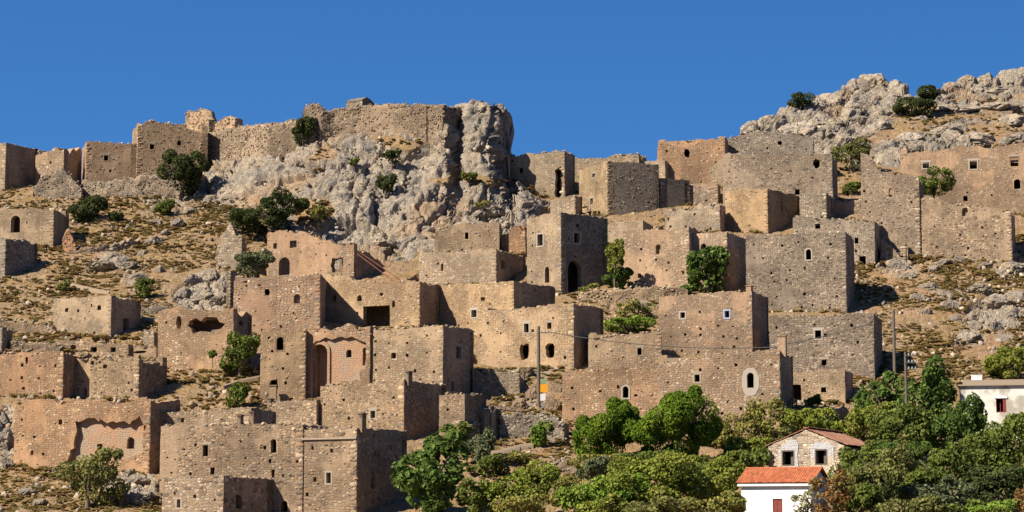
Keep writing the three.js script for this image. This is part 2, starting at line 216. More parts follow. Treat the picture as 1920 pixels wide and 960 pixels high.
let houseSeed = 100;
function house(s) { const f = frame(s); f.seed = houseSeed += 17; HOUSES.push(f); return f; }
function buildHouse(f) {
  const { s } = f, r = rng(f.seed), o = thing(s.name ?? 'stone_house', s.label, s.cat ?? 'house', s.group, f.p), kind = s.tex ?? 'rubble', own = (() => { const b = Array.isArray(s.tint) ? s.tint : [s.tint ?? 1, s.tint ?? 1, s.tint ?? 1], v = .9 + .22 * r(), q = (r() - .45) * .12; return [b[0] * v * (1 + q * .6), b[1] * v, b[2] * v * (1 - q)].map((x) => Math.round(x * 100) / 100); })(), mat = s.mat ?? mason(kind, own), ruin = s.ruin ?? .05, foot = s.foot ?? 3;
  o.rotation.y = -f.yaw; f.o = o;
  const stones = [], off = [r() * 14, r() * 14, .7 + .65 * r()];
  const faces = [{ len: f.Lf, x0: 0, side: 0, top: s.topF, show: true }, { len: f.Lr, x0: WALL, side: 1, top: s.topS, show: true }, { len: f.Lf, x0: 0, side: 2, top: s.topB }, { len: f.Lr - WALL, x0: WALL, side: 3 }];
  for (const F of faces) {
    if (s.noSide && F.side === 1) continue; if (s.only && F.side > s.only) continue; if (F.len - F.x0 < .35) continue;
    const pts = F.top && F.top.map(([px, py]) => f.uv(px, py, F.side === 1)).sort((a, b) => a[0] - b[0]);
    const bites = []; for (let q = 0, m = (F.len - F.x0) * (.22 + ruin * 2.2); q < m; q++) bites.push([F.x0 + r() * (F.len - F.x0), .2 + .7 * r() * r() + ruin, ruin * (.4 + 1.9 * r() * r())]);
    let hFar = s.dropBack ?? 0; const H0 = (u) => (pts ? lineAt(pts, u) : F.side === 2 ? f.H - hFar : F.side === 3 ? f.H - hFar * .5 : F.side === 1 ? (s.topF ? lineAt(s.topF.map(([px, py]) => f.uv(px, py, false)).sort((a, b) => a[0] - b[0]), f.Lf) : f.H) : f.H);
    const H = (u) => { let y = H0(u), cut = 0; for (const [c, w, d] of bites) { const t = Math.abs(u - c) / w; if (t < 1) cut = Math.max(cut, d * Math.min(1, (1 - t) * 2.5)); } return y - cut; };
    const out = [[F.x0, -foot], [F.len, -foot]];
    const hEnd = Math.max(.4, H(F.len)), h0 = Math.max(.4, H(F.x0));
    for (let y = .5; y < hEnd - .3; y += .55) out.push([F.len + (F.show ? (r() - .5) * .05 : 0), y]);
    const n = Math.max(2, Math.round((F.len - F.x0) / .3));
    for (let i = n; i >= 0; i--) { const u = lerp(F.x0, F.len, i / n); out.push([u, Math.max(.3, H(u) + (r() - .5) * 2 * ruin + (vnoise(u * .9, f.seed, F.side) - .5) * ruin * 3)]); }
    for (let y = h0 - .4; y > .4; y -= .55) out.push([F.x0 + (F.side === 0 ? (r() - .5) * .05 : 0), y]);
    const holes = [], frames = [];
    const fits = (P) => P.every(([x, y]) => x > F.x0 + .08 && x < F.len - .08 && y > -foot + .1 && y < H(x) - .12);
    const apart = (P, gap) => { const b = (Q) => [Math.min(...Q.map((q) => q[0])), Math.max(...Q.map((q) => q[0])), Math.min(...Q.map((q) => q[1])), Math.max(...Q.map((q) => q[1]))], A = b(P); return holes.every((h) => { const B = b(h); return A[0] > B[1] + gap || A[1] < B[0] - gap || A[2] > B[3] + gap || A[3] < B[2] - gap; }); };
    for (const W of s.win ?? []) {
      const [px, py, w, h, k, sd, style] = W; if ((sd ?? 0) !== F.side) continue;
      const [u, v, dist] = f.uv(px, py, F.side === 1), sc = FOCAL / dist, foreshort = F.side === 1 ? Math.max(.25, Math.abs(f.nR.dot(new V3(tanA(px), 0, -1).normalize()))) : Math.max(.3, Math.abs(f.nF.dot(new V3(tanA(px), 0, -1).normalize())));
      const P = ring(k === 'n' ? 'a' : k, u, v, w / sc / foreshort, h / sc, k === 'x' ? .1 : .04, r);
      if (!fits(P)) { console.log('window out: ' + s.label + ' ' + W.join(' ')); continue; }
      if (!apart(P, .05)) { console.log('windows meet: ' + s.label + ' ' + W.join(' ')); continue; }
      holes.push(P); frames.push([P, u, v, w / sc / foreshort, h / sc, k, style]);
    }
    for (const poly of s.gaps ?? []) { if (F.side !== 0) continue; const P = []; for (let i = 0; i < poly.length; i++) { const A = poly[i], B = poly[(i + 1) % poly.length], m = Math.max(1, Math.round(Math.hypot(A[0] - B[0], A[1] - B[1]) / 9)); for (let q = 0; q < m; q++) { const a = f.uv(lerp(A[0], B[0], q / m), lerp(A[1], B[1], q / m)); P.push([a[0] + (r() - .5) * .26, a[1] + (r() - .5) * .26]); } } if (P.every(([x, y]) => x > .05 && x < F.len - .05 && y > -foot && y < H(x) - .08)) holes.push(P); else console.log('gap out: ' + s.label); }
    if (F.show && (s.put ?? 1) > 0) for (let y = .5 + r() * .3; y < f.H - .5; y += .85 + r() * .35) for (let x = F.x0 + .4 + r() * .5; x < F.len - .4; x += 1.0 + r() * .6) {
      if (r() > .62 * (s.put ?? 1)) continue; const q = .12 + r() * .09, P = ring('r', x + (r() - .5) * .5, y + (r() - .5) * .5, q, q * (.8 + .5 * r()), .05, r); if (fits(P) && apart(P, .12)) holes.push(P);
    }
    const g = slabOf(out, holes, WALL, [off[0] + F.side * 3.7, off[1] + F.side * 1.9, off[2]]).translate(0, 0, -WALL);
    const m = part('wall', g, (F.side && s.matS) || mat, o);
    const put = (mesh) => { if (F.side === 0) mesh.position.set(-f.Lf, 0, 0); else if (F.side === 1) mesh.rotation.y = Math.PI / 2; else if (F.side === 2) { mesh.rotation.y = Math.PI; mesh.position.set(0, 0, -f.Lr); } else { mesh.rotation.y = -Math.PI / 2; mesh.position.set(-f.Lf, 0, -f.Lr); } mesh.updateMatrix(); return mesh; };
    put(m);
    for (const [P, u, v, w, h, k, style] of frames) {
      if (k === 'n') { put(part('niche_back', slabOf(ring('a', u, v, w + .12, h + .12, 0, r), [], .1, off).translate(0, 0, -.42), style === 'o' ? M.orange : mat, o)); continue; }
      if (k === 'x' || style === 'none') continue;
      const e = style === 'big' ? .2 : .08, A = ring(k, u, v, w + 2 * e, h + 2 * e, .03, r), B = ring(k, u, v, w - .05, h - .05, .02, r);
      if (style === 'egg') { const E = []; for (let i = 0; i < 26; i++) { const t = i / 26 * 2 * Math.PI; E.push([u + Math.cos(t) * w * 1.18 * (.95 + .1 * r()), v - h * .1 + Math.sin(t) * h * .92 * (.95 + .1 * r())]); } put(part('window_surround', slabOf(E, [B], .3).translate(0, 0, -.27), M.paleFrame, o)); continue; }
      const win = put(part(h > 1.6 ? 'doorway' : 'window', slabOf(A, [B], .3).translate(0, 0, -.3 + (style ? .03 : .012)), style === 'blue' ? M.blueFrame : style === 'white' || style === 'big' ? M.paleFrame : style === 'red' ? M.red : (f.seed + Math.round(u * 7)) % 3 ? mat : M.stoneFrame, o));
      const lin = k === 'a' || (f.seed + Math.round(v * 9)) % 5 < 2 ? null : box(w + .36, .16, .22, u, v + h / 2 + .1, -.09); if (lin) part('lintel', lin, style === 'white' || style === 'blue' ? M.paleFrame : M.stoneFrame, win);
      if (style === 'red') { part('shutter', box(w * .34, h * .94, .05, u + w * .3, v, -.12), M.red, win); part('sash', box(.05, h * .96, .05, u - w * .08, v, -.2), M.red, win); }
    }
    if (F.show && (s.rough ?? 1) > 0) {
      const area = F.len * f.H, n2 = Math.round(area * (kind === 'rubble' || kind === 'grey' ? 4.5 : 2.8) * (s.rough ?? 1)), q = new THREE.Matrix4(), e = new THREE.Euler(), Q = new THREE.Quaternion();
      for (let i = 0; i < n2; i++) {
        const u = F.x0 + r() * (F.len - F.x0), v = -.6 + r() * (H(u) + .6), sx = .1 + .16 * r() * r() + .04, sy = sx * (.45 + .35 * r());
        if (v > H(u) - .05 || holes.some((h) => inside(h, u, v) || inside(h, u + sx * .5, v) || inside(h, u - sx * .5, v))) continue;
        Q.setFromEuler(e.set((r() - .5) * .3, (r() - .5) * .3, (r() - .5) * .35)); q.compose(new V3(u, v, -.035 - r() * .025), Q, new V3(sx, sy, .13 + .07 * r())); stones.push(m.matrix.clone().multiply(q));
      }
      if (F.side < 2 && f.seed % 5 < 4) for (let y = -.3, i = 0; y < f.H - .2; i++) {             // larger cornerstones, long and short by turns
        const hq = .2 + .12 * r(), long = (i + F.side) % 2 ? .5 : .26, u = F.side ? long / 2 : F.len - long / 2; if (!holes.some((h) => inside(h, u, y))) { q.compose(new V3(u, y + hq / 2, -.05), Q.setFromEuler(e.set(0, 0, (r() - .5) * .08)), new V3(long * 1.05, hq, .15 + .03 * r())); stones.push(m.matrix.clone().multiply(q)); } y += hq + .02;
      }
      const n3 = Math.round((F.len - F.x0) * 4.5);                // loose stones lying on the top of the wall
      for (let i = 0; i < n3; i++) { const u = F.x0 + .1 + r() * (F.len - F.x0 - .2), sx = .12 + .22 * r(); if (sx > .3 && ruin < .1) continue; Q.setFromEuler(e.set(r(), r() * 6, r())); q.compose(new V3(u, H(u) + (r() - .4) * ruin, -.08 - r() * .45), Q, new V3(sx, sx * .6, sx * .8)); stones.push(m.matrix.clone().multiply(q)); }
    }
  }
  if (stones.length) {
    const im = new THREE.InstancedMesh(stoneShapes[f.seed % 5], stoneMat, stones.length), c = new THREE.Color(), set = STONES[kind], t = own;
    stones.forEach((m, i) => { im.setMatrixAt(i, m); const a = set[Math.floor(r() * set.length)], k = .72 + .3 * r(); im.setColorAt(i, c.setRGB(a[0] * k * t[0], a[1] * k * t[1], a[2] * k * t[2])); });
    im.name = 'masonry_rubble'; im.userData.kind = 'stuff'; im.castShadow = im.receiveShadow = true; o.add(im);
  }
  if (s.roof !== 'open' && f.Lf > 1.3 && f.Lr > 1.3) part('roof', box(f.Lf - WALL * 1.2, .25, f.Lr - WALL * 1.2, -f.Lf / 2, f.H - (s.roofDrop ?? .32), -f.Lr / 2), M.earth, o);
  for (const [px, y0, y1, w, back = .5] of s.chim ?? []) {       // chimney stacks on the roof
    const [u, v0, k] = f.uv(px, y0), [, v1] = f.uv(px, y1), sc = FOCAL / k, cw = w / sc, hh = Math.max(.3, v0 - v1) + .3, g = mergeGeometries([box(cw, hh, .5, 0, hh / 2, 0), box(cw + .1, .07, .6, 0, hh + .03, 0)]);
    part('chimney', g, mason(kind, s.tint ?? 1), o).position.set(u - f.Lf, v0 - hh, -back - .3);
  }
  s.extra?.(f, o);
  return o;
}

// ------------------------------------------------------------------ the village, from the ridge down
const VILLAGE = 'abandoned stone houses of the hillside village';
const W_ = (s) => house({ group: VILLAGE, ...s });
// the ridge, west of the crag
W_({ label: 'tall flat-topped stone house at the far west end of the ridge, long side in shade', L: -60, C: 9, R: 70, top: 266, base: 357, yaw: 24, tex: 'ochre', put: .3, win: [[40, 305, 4, 5, 'r', 1]] });
W_({ label: 'ruined stone house with a broken crest above a rubble mound on the ridge', L: 65, C: 118, R: 152, top: 279, base: 352, yaw: 27, tex: 'pink', ruin: .2, topF: [[64, 288], [80, 282], [100, 281], [118, 277]], topS: [[118, 280], [126, 288], [135, 279], [152, 285]], roof: 'open', dropBack: .6 });
W_({ label: 'square tan ridge house with one small window above the rubble footing', L: 150, C: 160, R: 256, len: 5, top: 265, base: 350, yaw: 75, tex: 'ochre', tint: [1.2, 1.06, .93], put: .4, win: [[199, 296, 9, 11, 'r', 1]] });
W_({ label: 'long fort-like ridge house with two square windows and a stepped parapet', L: 240, C: 256, R: 388, len: 5, top: 231, base: 345, yaw: 75, tex: 'rubble', tint: [1.3, 1.15, 1.0], ruin: .1, topS: [[256, 231], [262, 228], [269, 226], [300, 228], [347, 234], [352, 243], [388, 250]], put: .3, win: [[285, 275, 9, 11, 'r', 1], [336, 268, 8, 10, 'r', 1]], roofDrop: 1.2 });
// the ridge, east of the crag
W_({ label: 'ridge house beside the crag with a single window and a collapsed lower corner', L: 948, C: 1059, R: 1078, top: 283, base: 372, yaw: 20, tex: 'ochre', tint: .95, ruin: .1, topF: [[948, 294], [1000, 288], [1040, 282], [1059, 281]], put: .3, win: [[977, 320, 8, 11, 'r', 0]], gaps: [[[1042, 320], [1052, 312], [1056, 340], [1054, 369], [1040, 370]]] });
W_({ label: 'long back wall of a ruined house peeping over the grey tower', L: 1076, C: 1198, R: 1212, top: 289, base: 345, yaw: 18, tex: 'rubble', ruin: .12, put: .2, topF: [[1076, 299], [1120, 296], [1160, 291], [1198, 287]], roof: 'open' });
W_({ label: 'sunlit little house end wedged between the grey tower and the big ridge wall', L: 1200, C: 1247, R: 1284, top: 300, base: 348, yaw: 26, tex: 'ochre', put: .1, win: [] });
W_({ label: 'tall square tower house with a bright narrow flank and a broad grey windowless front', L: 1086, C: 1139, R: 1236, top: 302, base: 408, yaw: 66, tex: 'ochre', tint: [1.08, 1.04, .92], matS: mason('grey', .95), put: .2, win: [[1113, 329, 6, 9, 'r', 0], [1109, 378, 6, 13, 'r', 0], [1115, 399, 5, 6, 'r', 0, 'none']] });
W_({ label: 'small shaded annex with a window and a doorway beside the grey tower', L: 1232, C: 1238, R: 1294, top: 334, base: 393, yaw: 62, tex: 'grey', tint: .8, put: .2, win: [[1265, 363, 8, 11, 'r', 1], [1256, 383, 10, 13, 'a', 1, 'none']] });
W_({ label: 'tiny low stone house with a sloping top at the foot of the ridge house', L: 1032, C: 1079, R: 1092, top: 366, base: 408, yaw: 24, tex: 'ochre', put: .1, ruin: .07, topF: [[1032, 378], [1045, 370], [1079, 366]] });
W_({ label: 'great ruined ridge wall with a ragged hole and warm plaster, right of the grey tower', L: 1233, C: 1360, dep: 4, top: 256, base: 350, yaw: 12, tex: 'pink', tint: [1.08, .95, .85], ruin: .13, topF: [[1233, 269], [1290, 264], [1330, 261], [1360, 257]], put: .6, win: [[1288, 287, 14, 20, 'x', 0]] });
W_({ label: 'grey upper ridge wall standing behind the broad house with the broken corner window', L: 1352, C: 1526, dep: 3.5, top: 252, base: 345, d: depthAt(1440, 340), yaw: 9, tex: 'grey', tint: 1.05, ruin: .16, topF: [[1352, 262], [1380, 254], [1400, 247], [1460, 250], [1500, 250], [1526, 255]], put: .5, win: [[1462, 268, 11, 9, 'x', 0]] });
W_({ label: 'small half-height wall block against the middle of the great ridge walls', L: 1330, C: 1366, dep: 2, top: 300, base: 352, d: depthAt(1360, 354), yaw: 14, tex: 'ochre', ruin: .16, put: 0, topF: [[1330, 306], [1350, 300], [1366, 303]] });
W_({ label: 'shaded narrow wall return at the west edge of the broad windowless house', L: 424, C: 431, R: 442, top: 508, base: 570, yaw: 52, tex: 'rubble', tint: .9, ruin: .1, put: 0, d: depthAt(435, 578) });
W_({ label: 'half-buried house end with a dark side at the very west edge below the grass', L: -40, C: 3, R: 22, top: 612, base: 660, yaw: 22, tex: 'rubble', ruin: .14, put: 0, topS: [[3, 613], [14, 618], [22, 640]] });
W_({ label: 'stub of a side wall catching the light between the lone house and the gutted ruin', L: 268, C: 288, R: 297, top: 618, base: 650, yaw: 24, tex: 'ochre', ruin: .2, put: 0, roof: 'open', topF: [[268, 632], [278, 620], [288, 616]] });
W_({ label: 'low dark-sided block below the flat roof of the little sunlit house end', L: 838, C: 862, R: 900, top: 792, base: 842, yaw: 34, tex: 'rubble', ruin: .1, put: 0, d: depthAt(862, 846) });
W_({ label: 'broad ruined house below the hilltop rocks with a broken window at its corner', L: 1356, C: 1562, dep: 4.5, top: 290, base: 412, yaw: 14, tex: 'rubble', tint: [1.02, .98, .95], ruin: .09, topF: [[1356, 289], [1450, 287], [1520, 288], [1562, 291]], put: .5, win: [[1531, 307, 15, 22, 'x', 0], [1495, 360, 9, 11, 'r', 0, 'none']] });
W_({ label: 'stone wall piece with a shadowed return right of the yellow cube-shaped house', L: 1500, C: 1550, R: 1562, top: 361, base: 425, yaw: 20, tex: 'grey', put: .2 });
W_({ label: 'cube-shaped yellow stone house with a bare front and a dark slit in its shaded side', L: 1361, C: 1440, R: 1501, top: 355, base: 438, yaw: 38, tex: 'ochre', tint: [1.08, 1, .88], put: .15, topF: [[1361, 359], [1380, 355], [1440, 354]], win: [[1466, 386, 3, 18, 'r', 1, 'none']] });
W_({ label: 'low broken wall of a ruined house left of the yellow cube-shaped house', L: 1247, C: 1350, R: 1361, top: 382, base: 436, yaw: 20, tex: 'ochre', ruin: .16, roof: 'open', topF: [[1247, 393], [1290, 390], [1320, 384], [1350, 381]], put: .3, win: [[1303, 402, 8, 6, 'x', 0]], dropBack: .5 });
W_({ label: 'low ruined house with two small openings behind the big grey house', L: 1488, C: 1641, dep: 4, top: 408, base: 498, yaw: 16, tex: 'rubble', ruin: .12, topF: [[1488, 405], [1540, 409], [1600, 411], [1641, 414]], put: .3, win: [[1533, 424, 10, 10, 'r', 0, 'none'], [1606, 451, 7, 11, 'r', 0, 'none'], [1617, 488, 12, 16, 'r', 0, 'none']] });
// the great ruin at the east edge
W_({ label: 'upper wall of the great eastern ruin with square windows facing the sky', L: 1690, C: 1990, dep: 4, top: 268, base: 405, yaw: 15, tex: 'pink', tint: [.97, .93, .88], ruin: .12, topF: [[1690, 290], [1720, 287], [1760, 284], [1800, 276], [1860, 270], [1990, 266]], roofDrop: 1.5, put: .5, win: [[1736, 310, 13, 12, 'r', 0, 'white'], [1825, 309, 15, 17, 'r', 0, 'white'], [1902, 303, 16, 19, 'r', 0], [1907, 345, 13, 20, 'a', 0], [1810, 372, 8, 10, 'r', 0, 'none']] });
W_({ label: 'corner tower of the great eastern ruin with a ragged window and a lit edge', L: 1617, C: 1726, dep: 3.4, top: 334, base: 486, d: depthAt(1898, 492) + 2.15, yaw: 17, tex: 'rubble', tint: [1.02, .98, .95], ruin: .12, topF: [[1617, 291], [1637, 290], [1641, 318], [1665, 320], [1690, 324], [1726, 335]], roof: 'open', put: .6, win: [[1670, 361, 10, 20, 'x', 0]], dropBack: 1 });
W_({ label: 'lower front of the great eastern ruin dotted with beam holes and a blocked niche', L: 1712, C: 1898, dep: 4, top: 394, base: 492, yaw: 17, tex: 'rubble', tint: [1, .97, .95], ruin: .1, topF: [[1712, 371], [1740, 371], [1780, 380], [1812, 385], [1850, 390], [1898, 396]], put: 1.3, roofDrop: .8, win: [[1809, 397, 11, 16, 'n', 0]] });
// middle band, centre and east
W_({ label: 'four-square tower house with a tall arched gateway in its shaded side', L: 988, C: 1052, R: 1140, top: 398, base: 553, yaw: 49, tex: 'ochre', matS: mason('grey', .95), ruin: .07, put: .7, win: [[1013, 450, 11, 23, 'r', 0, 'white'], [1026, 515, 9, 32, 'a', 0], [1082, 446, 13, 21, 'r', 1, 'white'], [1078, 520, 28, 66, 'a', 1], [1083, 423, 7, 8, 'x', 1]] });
W_({ label: 'sunlit wall piece just right of the tower house with the arched gateway', L: 1139, C: 1206, R: 1225, top: 417, base: 462, yaw: 20, tex: 'ochre', put: .2, topF: [[1139, 418], [1206, 415]] });
W_({ label: 'pinkish stone house with a blocked window right of the yellow-green creeper', L: 1169, C: 1293, dep: 4, top: 427, base: 546, yaw: 22, tex: 'pink', ruin: .06, put: .8, topF: [[1169, 432], [1172, 434], [1220, 431], [1260, 428], [1293, 424]], win: [[1234, 467, 9, 18, 'n', 0], [1199, 517, 9, 11, 'x', 0]] });
W_({ label: 'stone house half hidden by the fig tree, its right side in deep shade', L: 1290, C: 1364, R: 1406, top: 435, base: 549, yaw: 26, tex: 'pink', put: .5, win: [[1319, 463, 10, 13, 'a', 0, 'none']] });
W_({ label: 'big grey rubble house with one small arched window under its level roof', L: 1400, C: 1588, dep: 5, top: 435, base: 588, yaw: 16, tex: 'grey', tint: [1.12, 1.05, .97], put: 1.1, win: [[1516, 477, 11, 21, 'a', 0, 'white']] });
W_({ label: 'wide grey house with a cross-shaped broken window below the big rubble house', L: 1444, C: 1640, dep: 5, top: 588, base: 712, yaw: 16, tex: 'grey', tint: [1.0, .94, .88], put: .9, win: [[1534, 627, 13, 17, 'r', 0, 'white'], [1545, 680, 10, 12, 'r', 0], [1548, 629, 6, 6, 'r', 0, 'none']] });
W_({ label: 'little flat-roofed shed with a dark porch and a window among creepers', L: 1464, C: 1585, R: 1600, top: 694, base: 757, yaw: 18, tex: 'ochre', tint: .9, put: .3, win: [[1544, 731, 11, 11, 'r', 0], [1489, 736, 26, 30, 'r', 0, 'none']] });
W_({ label: 'square house with a blue-framed window and a row of beam holes', L: 1236, C: 1411, R: 1442, top: 548, base: 668, yaw: 24, tex: 'pink', tint: [1.03, .97, .92], put: 1.2, topF: [[1236, 556], [1300, 552], [1380, 546], [1411, 547]], win: [[1280, 591, 10, 12, 'r', 0, 'white'], [1363, 589, 10, 14, 'r', 0, 'blue']], chim: [[1399, 535, 548, 10]] });
W_({ label: 'low pale house with one dark window and a gently bowed roof edge', L: 1103, C: 1240, dep: 4.5, top: 621, base: 697, yaw: 4, tex: 'ochre', tint: [1.12, 1.06, 1], ruin: .06, put: .2, topF: [[1103, 639], [1135, 631], [1170, 627], [1240, 620]], win: [[1199, 659, 9, 14, 'r', 0]] });
W_({ label: 'long lower house behind the pines with an arched window and smooth plaster', L: 1055, C: 1236, dep: 5, top: 692, base: 842, d: depthAt(1464, 815) + 2.7, clear: 7, yaw: 12, tex: 'pink', tint: [1.03, .95, .88], put: .9, topF: [[1055, 695], [1236, 691]], win: [[1173, 735, 12, 23, 'a', 0, 'white'], [1192, 741, 7, 4, 'r', 0, 'none']] });
W_({ label: 'pinkish house with an arched window ringed by an egg-shaped patch of white plaster', L: 1232, C: 1464, dep: 5, top: 660, base: 815, yaw: 17, tex: 'pink', put: .9, topF: [[1232, 684], [1250, 679], [1300, 668], [1340, 663], [1400, 659], [1464, 658]], win: [[1307, 709, 11, 15, 'r', 0], [1407, 713, 14, 30, 'a', 0, 'egg']], chim: [[1463, 630, 660, 16, .3]] });
// middle band, centre and west
W_({ label: 'small house with a square window directly under the rocky crag', L: 815, C: 936, dep: 4, top: 417, base: 478, yaw: 4, tex: 'ochre', ruin: .06, put: .3, topF: [[815, 432], [840, 424], [870, 418], [936, 416]], win: [[875, 442, 8, 14, 'r', 0]] });
W_({ label: 'reddish ruined room open to the sky left of the gateway tower', L: 940, C: 985, R: 1000, top: 430, base: 478, yaw: 20, tex: 'pink', tint: [1, .8, .65], ruin: .25, roof: 'open', put: .2, topF: [[940, 446], [955, 438], [966, 424], [985, 420]], dropBack: .6 });
W_({ label: 'plain plastered house with a shaded window side left of the gateway tower', L: 786, C: 930, R: 986, top: 468, base: 538, yaw: 26, tex: 'ochre', tint: .98, put: .4, topF: [[786, 474], [850, 471], [930, 468]], win: [[829, 501, 6, 16, 'a', 0], [944, 496, 9, 18, 'r', 1]], chim: [[966, 508, 530, 14, 4]] });
W_({ label: 'long low house with a round hole and a dark flat parapet side', L: 822, C: 963, R: 1041, top: 529, base: 632, yaw: 40, tex: 'ochre', tint: [1.05, 1, .92], put: .6, topF: [[822, 537], [900, 532], [963, 528]], win: [[889, 588, 11, 15, 'r', 0, 'white'], [905, 561, 10, 10, 'x', 0]] });
W_({ label: 'tall house with two big ragged holes behind the utility pole', L: 895, C: 1076, R: 1132, top: 568, base: 695, yaw: 25, tex: 'ochre', tint: [1.02, .97, .92], put: .8, topF: [[895, 588], [935, 583], [1000, 575], [1076, 567]], win: [[987, 615, 10, 18, 'r', 0, 'white'], [1030, 611, 9, 13, 'r', 0], [984, 660, 22, 38, 'x', 0], [1031, 657, 21, 34, 'x', 0]] });
W_({ label: 'long ruin with an arched doorway below the spreading dark tree', L: 500, C: 663, R: 757, top: 457, base: 528, yaw: 26, tex: 'pink', tint: [1, .95, .9], ruin: .13, roof: 'open', put: .6, dropBack: .8, topF: [[500, 434], [540, 433], [580, 438], [605, 452], [640, 458], [663, 455]], topS: [[663, 463], [690, 475], [720, 496], [740, 512], [757, 527]], win: [[550, 458, 14, 15, 'r', 0], [533, 499, 20, 34, 'a', 0, 'none'], [632, 497, 30, 36, 'x', 0], [516, 461, 9, 14, 'x', 0]] });
W_({ label: 'broken wall stub left of the arched doorway ruin, topped by a pale spur', L: 404, C: 453, R: 462, top: 440, base: 505, yaw: 22, tex: 'rubble', tint: 1.05, ruin: .22, roof: 'open', put: .2, topF: [[404, 470], [415, 440], [432, 418], [445, 432], [453, 440]], dropBack: .5 });
W_({ label: 'broad windowless house with a blocked window patch beside the dark doorway room', L: 437, C: 599, dep: 5, top: 515, base: 628, yaw: 1, tex: 'pink', tint: [1.13, 1.03, .95], ruin: .06, put: .7, topF: [[437, 529], [500, 525], [560, 518], [599, 513]], win: [[557, 560, 12, 18, 'n', 0], [501, 548, 12, 17, 'x', 0]] });
W_({ label: 'stepped house with a dark square recess and small arched openings', L: 605, C: 787, R: 824, top: 527, base: 618, yaw: 26, tex: 'ochre', tint: [.98, .93, .87], ruin: .08, put: .5, topF: [[605, 514], [655, 516], [662, 527], [720, 530], [787, 526]], win: [[627, 559, 8, 14, 'r', 0], [674, 559, 10, 13, 'a', 0], [715, 552, 8, 8, 'x', 0], [706, 593, 50, 40, 'r', 0, 'none'], [738, 570, 8, 18, 'x', 0]] });
W_({ label: 'tall narrow house with a low arched window left of the great arched niche', L: 487, C: 572, dep: 4, top: 617, base: 765, d: depthAt(830, 762) + 3.3, clear: 3, yaw: 2, tex: 'ochre', tint: [.98, .93, .87], ruin: .05, put: .9, topF: [[487, 622], [530, 620], [572, 616]], win: [[525, 644, 14, 26, 'a', 0], [513, 722, 20, 26, 'x', 0]], chim: [[515, 725, 752, 12, -1]] });
const archRuin = W_({ label: 'roofless house showing a great arched niche of orange plaster', L: 571, C: 693, dep: 4, top: 614, base: 756, d: depthAt(830, 762) + 2.3, clear: 3, yaw: 18, tex: 'pink', tint: [1.02, .93, .85], ruin: .12, put: .3, topF: [[571, 622], [600, 615], [640, 611], [693, 612]], gaps: [[[580, 746], [580, 680], [581, 654], [592, 640], [612, 635], [640, 634], [668, 634], [684, 642], [684, 688], [674, 692], [674, 712], [640, 716], [624, 722], [622, 746]]], roofDrop: .5 });
archRuin.s.extra = (f, o) => {
  const r = rng(77), h = f.H, y0 = -1;
  const P = [[-f.Lf + .15, y0], [-.2, y0], [-.2, h - .45], [-f.Lf + .15, h - .45]];
  const n1 = f.uv(652, 662), n2 = f.uv(682, 668), c = f.uv(597, 700), k = f.d / FOCAL, x0 = -f.Lf, big = ring('a', c[0] + x0, c[1], 34 * k, 112 * k, .04, r);
  part('plaster_wall', slabOf(P, [big, ring('a', n1[0] + x0, n1[1], 11 * k, 15 * k, .03, r), ring('a', n2[0] + x0, n2[1], 9 * k, 34 * k, .03, r)], .4).translate(0, 0, -.62), M.orange, o);
  part('niche_back', slabOf([[-f.Lf + .17, y0], [-.22, y0], [-.22, h - .5], [-f.Lf + .17, h - .5]], [], .1).translate(0, 0, -1.35), M.orange, o);
  part('arch', slabOf(ring('a', c[0] + x0, c[1] + 3 * k, 44 * k, 122 * k, .05, r), [ring('a', c[0] + x0, c[1], 33 * k, 112 * k, .03, r)], .42).translate(0, 0, -.52), M.orange, o);
};
W_({ label: 'large square house with a shaded side of two windows, below the stepped house', L: 688, C: 830, R: 888, top: 610, base: 762, yaw: 26, tex: 'ochre', tint: [.92, .88, .84], put: 1.1, topF: [[688, 619], [830, 609]], win: [[738, 667, 10, 12, 'r', 0], [860, 661, 10, 24, 'r', 1], [849, 724, 8, 20, 'r', 1]] });
// the west
W_({ label: 'stone house with a single pointed arch window at the west edge', L: -60, C: 99, R: 128, top: 391, base: 464, yaw: 20, tex: 'ochre', put: .3, topF: [[-60, 390], [0, 389], [99, 393]], topS: [[99, 394], [112, 396], [128, 412]], win: [[29, 420, 18, 34, 'a', 0]] });
W_({ label: 'ruined house end with a jagged shaded side below the arch window house', L: -50, C: 9, R: 69, top: 448, base: 521, yaw: 26, tex: 'grey', ruin: .14, put: .1, topS: [[9, 448], [30, 450], [45, 447], [69, 462]] });
W_({ label: 'lone box-shaped house on the grassy slope with a door in its dark side', L: 99, C: 207, R: 263, top: 555, base: 634, yaw: 26, tex: 'ochre', put: .8, win: [[125, 581, 8, 10, 'x', 0], [186, 577, 9, 13, 'x', 0], [237, 611, 12, 28, 'r', 1, 'none']] });
W_({ label: 'gutted ruin with a great jagged breach in its upper wall beside the round tree', L: 295, C: 436, R: 471, top: 584, base: 702, yaw: 24, tex: 'pink', tint: [1, .93, .85], ruin: .07, put: .6, topF: [[295, 584], [330, 580], [352, 584], [372, 581], [390, 584], [410, 584], [436, 578]], topS: [[436, 580], [450, 592], [455, 596], [461, 584], [471, 588]], gaps: [[[354, 614], [357, 599], [366, 594], [376, 600], [390, 593], [404, 595], [412, 602], [425, 605], [415, 614], [402, 617], [391, 625], [374, 619], [363, 625]]], win: [[335, 605, 13, 30, 'x', 0], [398, 663, 16, 16, 'x', 0], [452, 606, 9, 14, 'x', 1]] });
W_({ label: 'long orange-tinged house with a small slit window at the west edge', L: -60, C: 117, dep: 4, top: 660, base: 748, yaw: 17, tex: 'pink', tint: [1.08, .92, .78], put: 1.2, ruin: .06, topF: [[-60, 663], [60, 661], [117, 660]], win: [[50, 675, 7, 17, 'x', 0]], roofDrop: .6 });
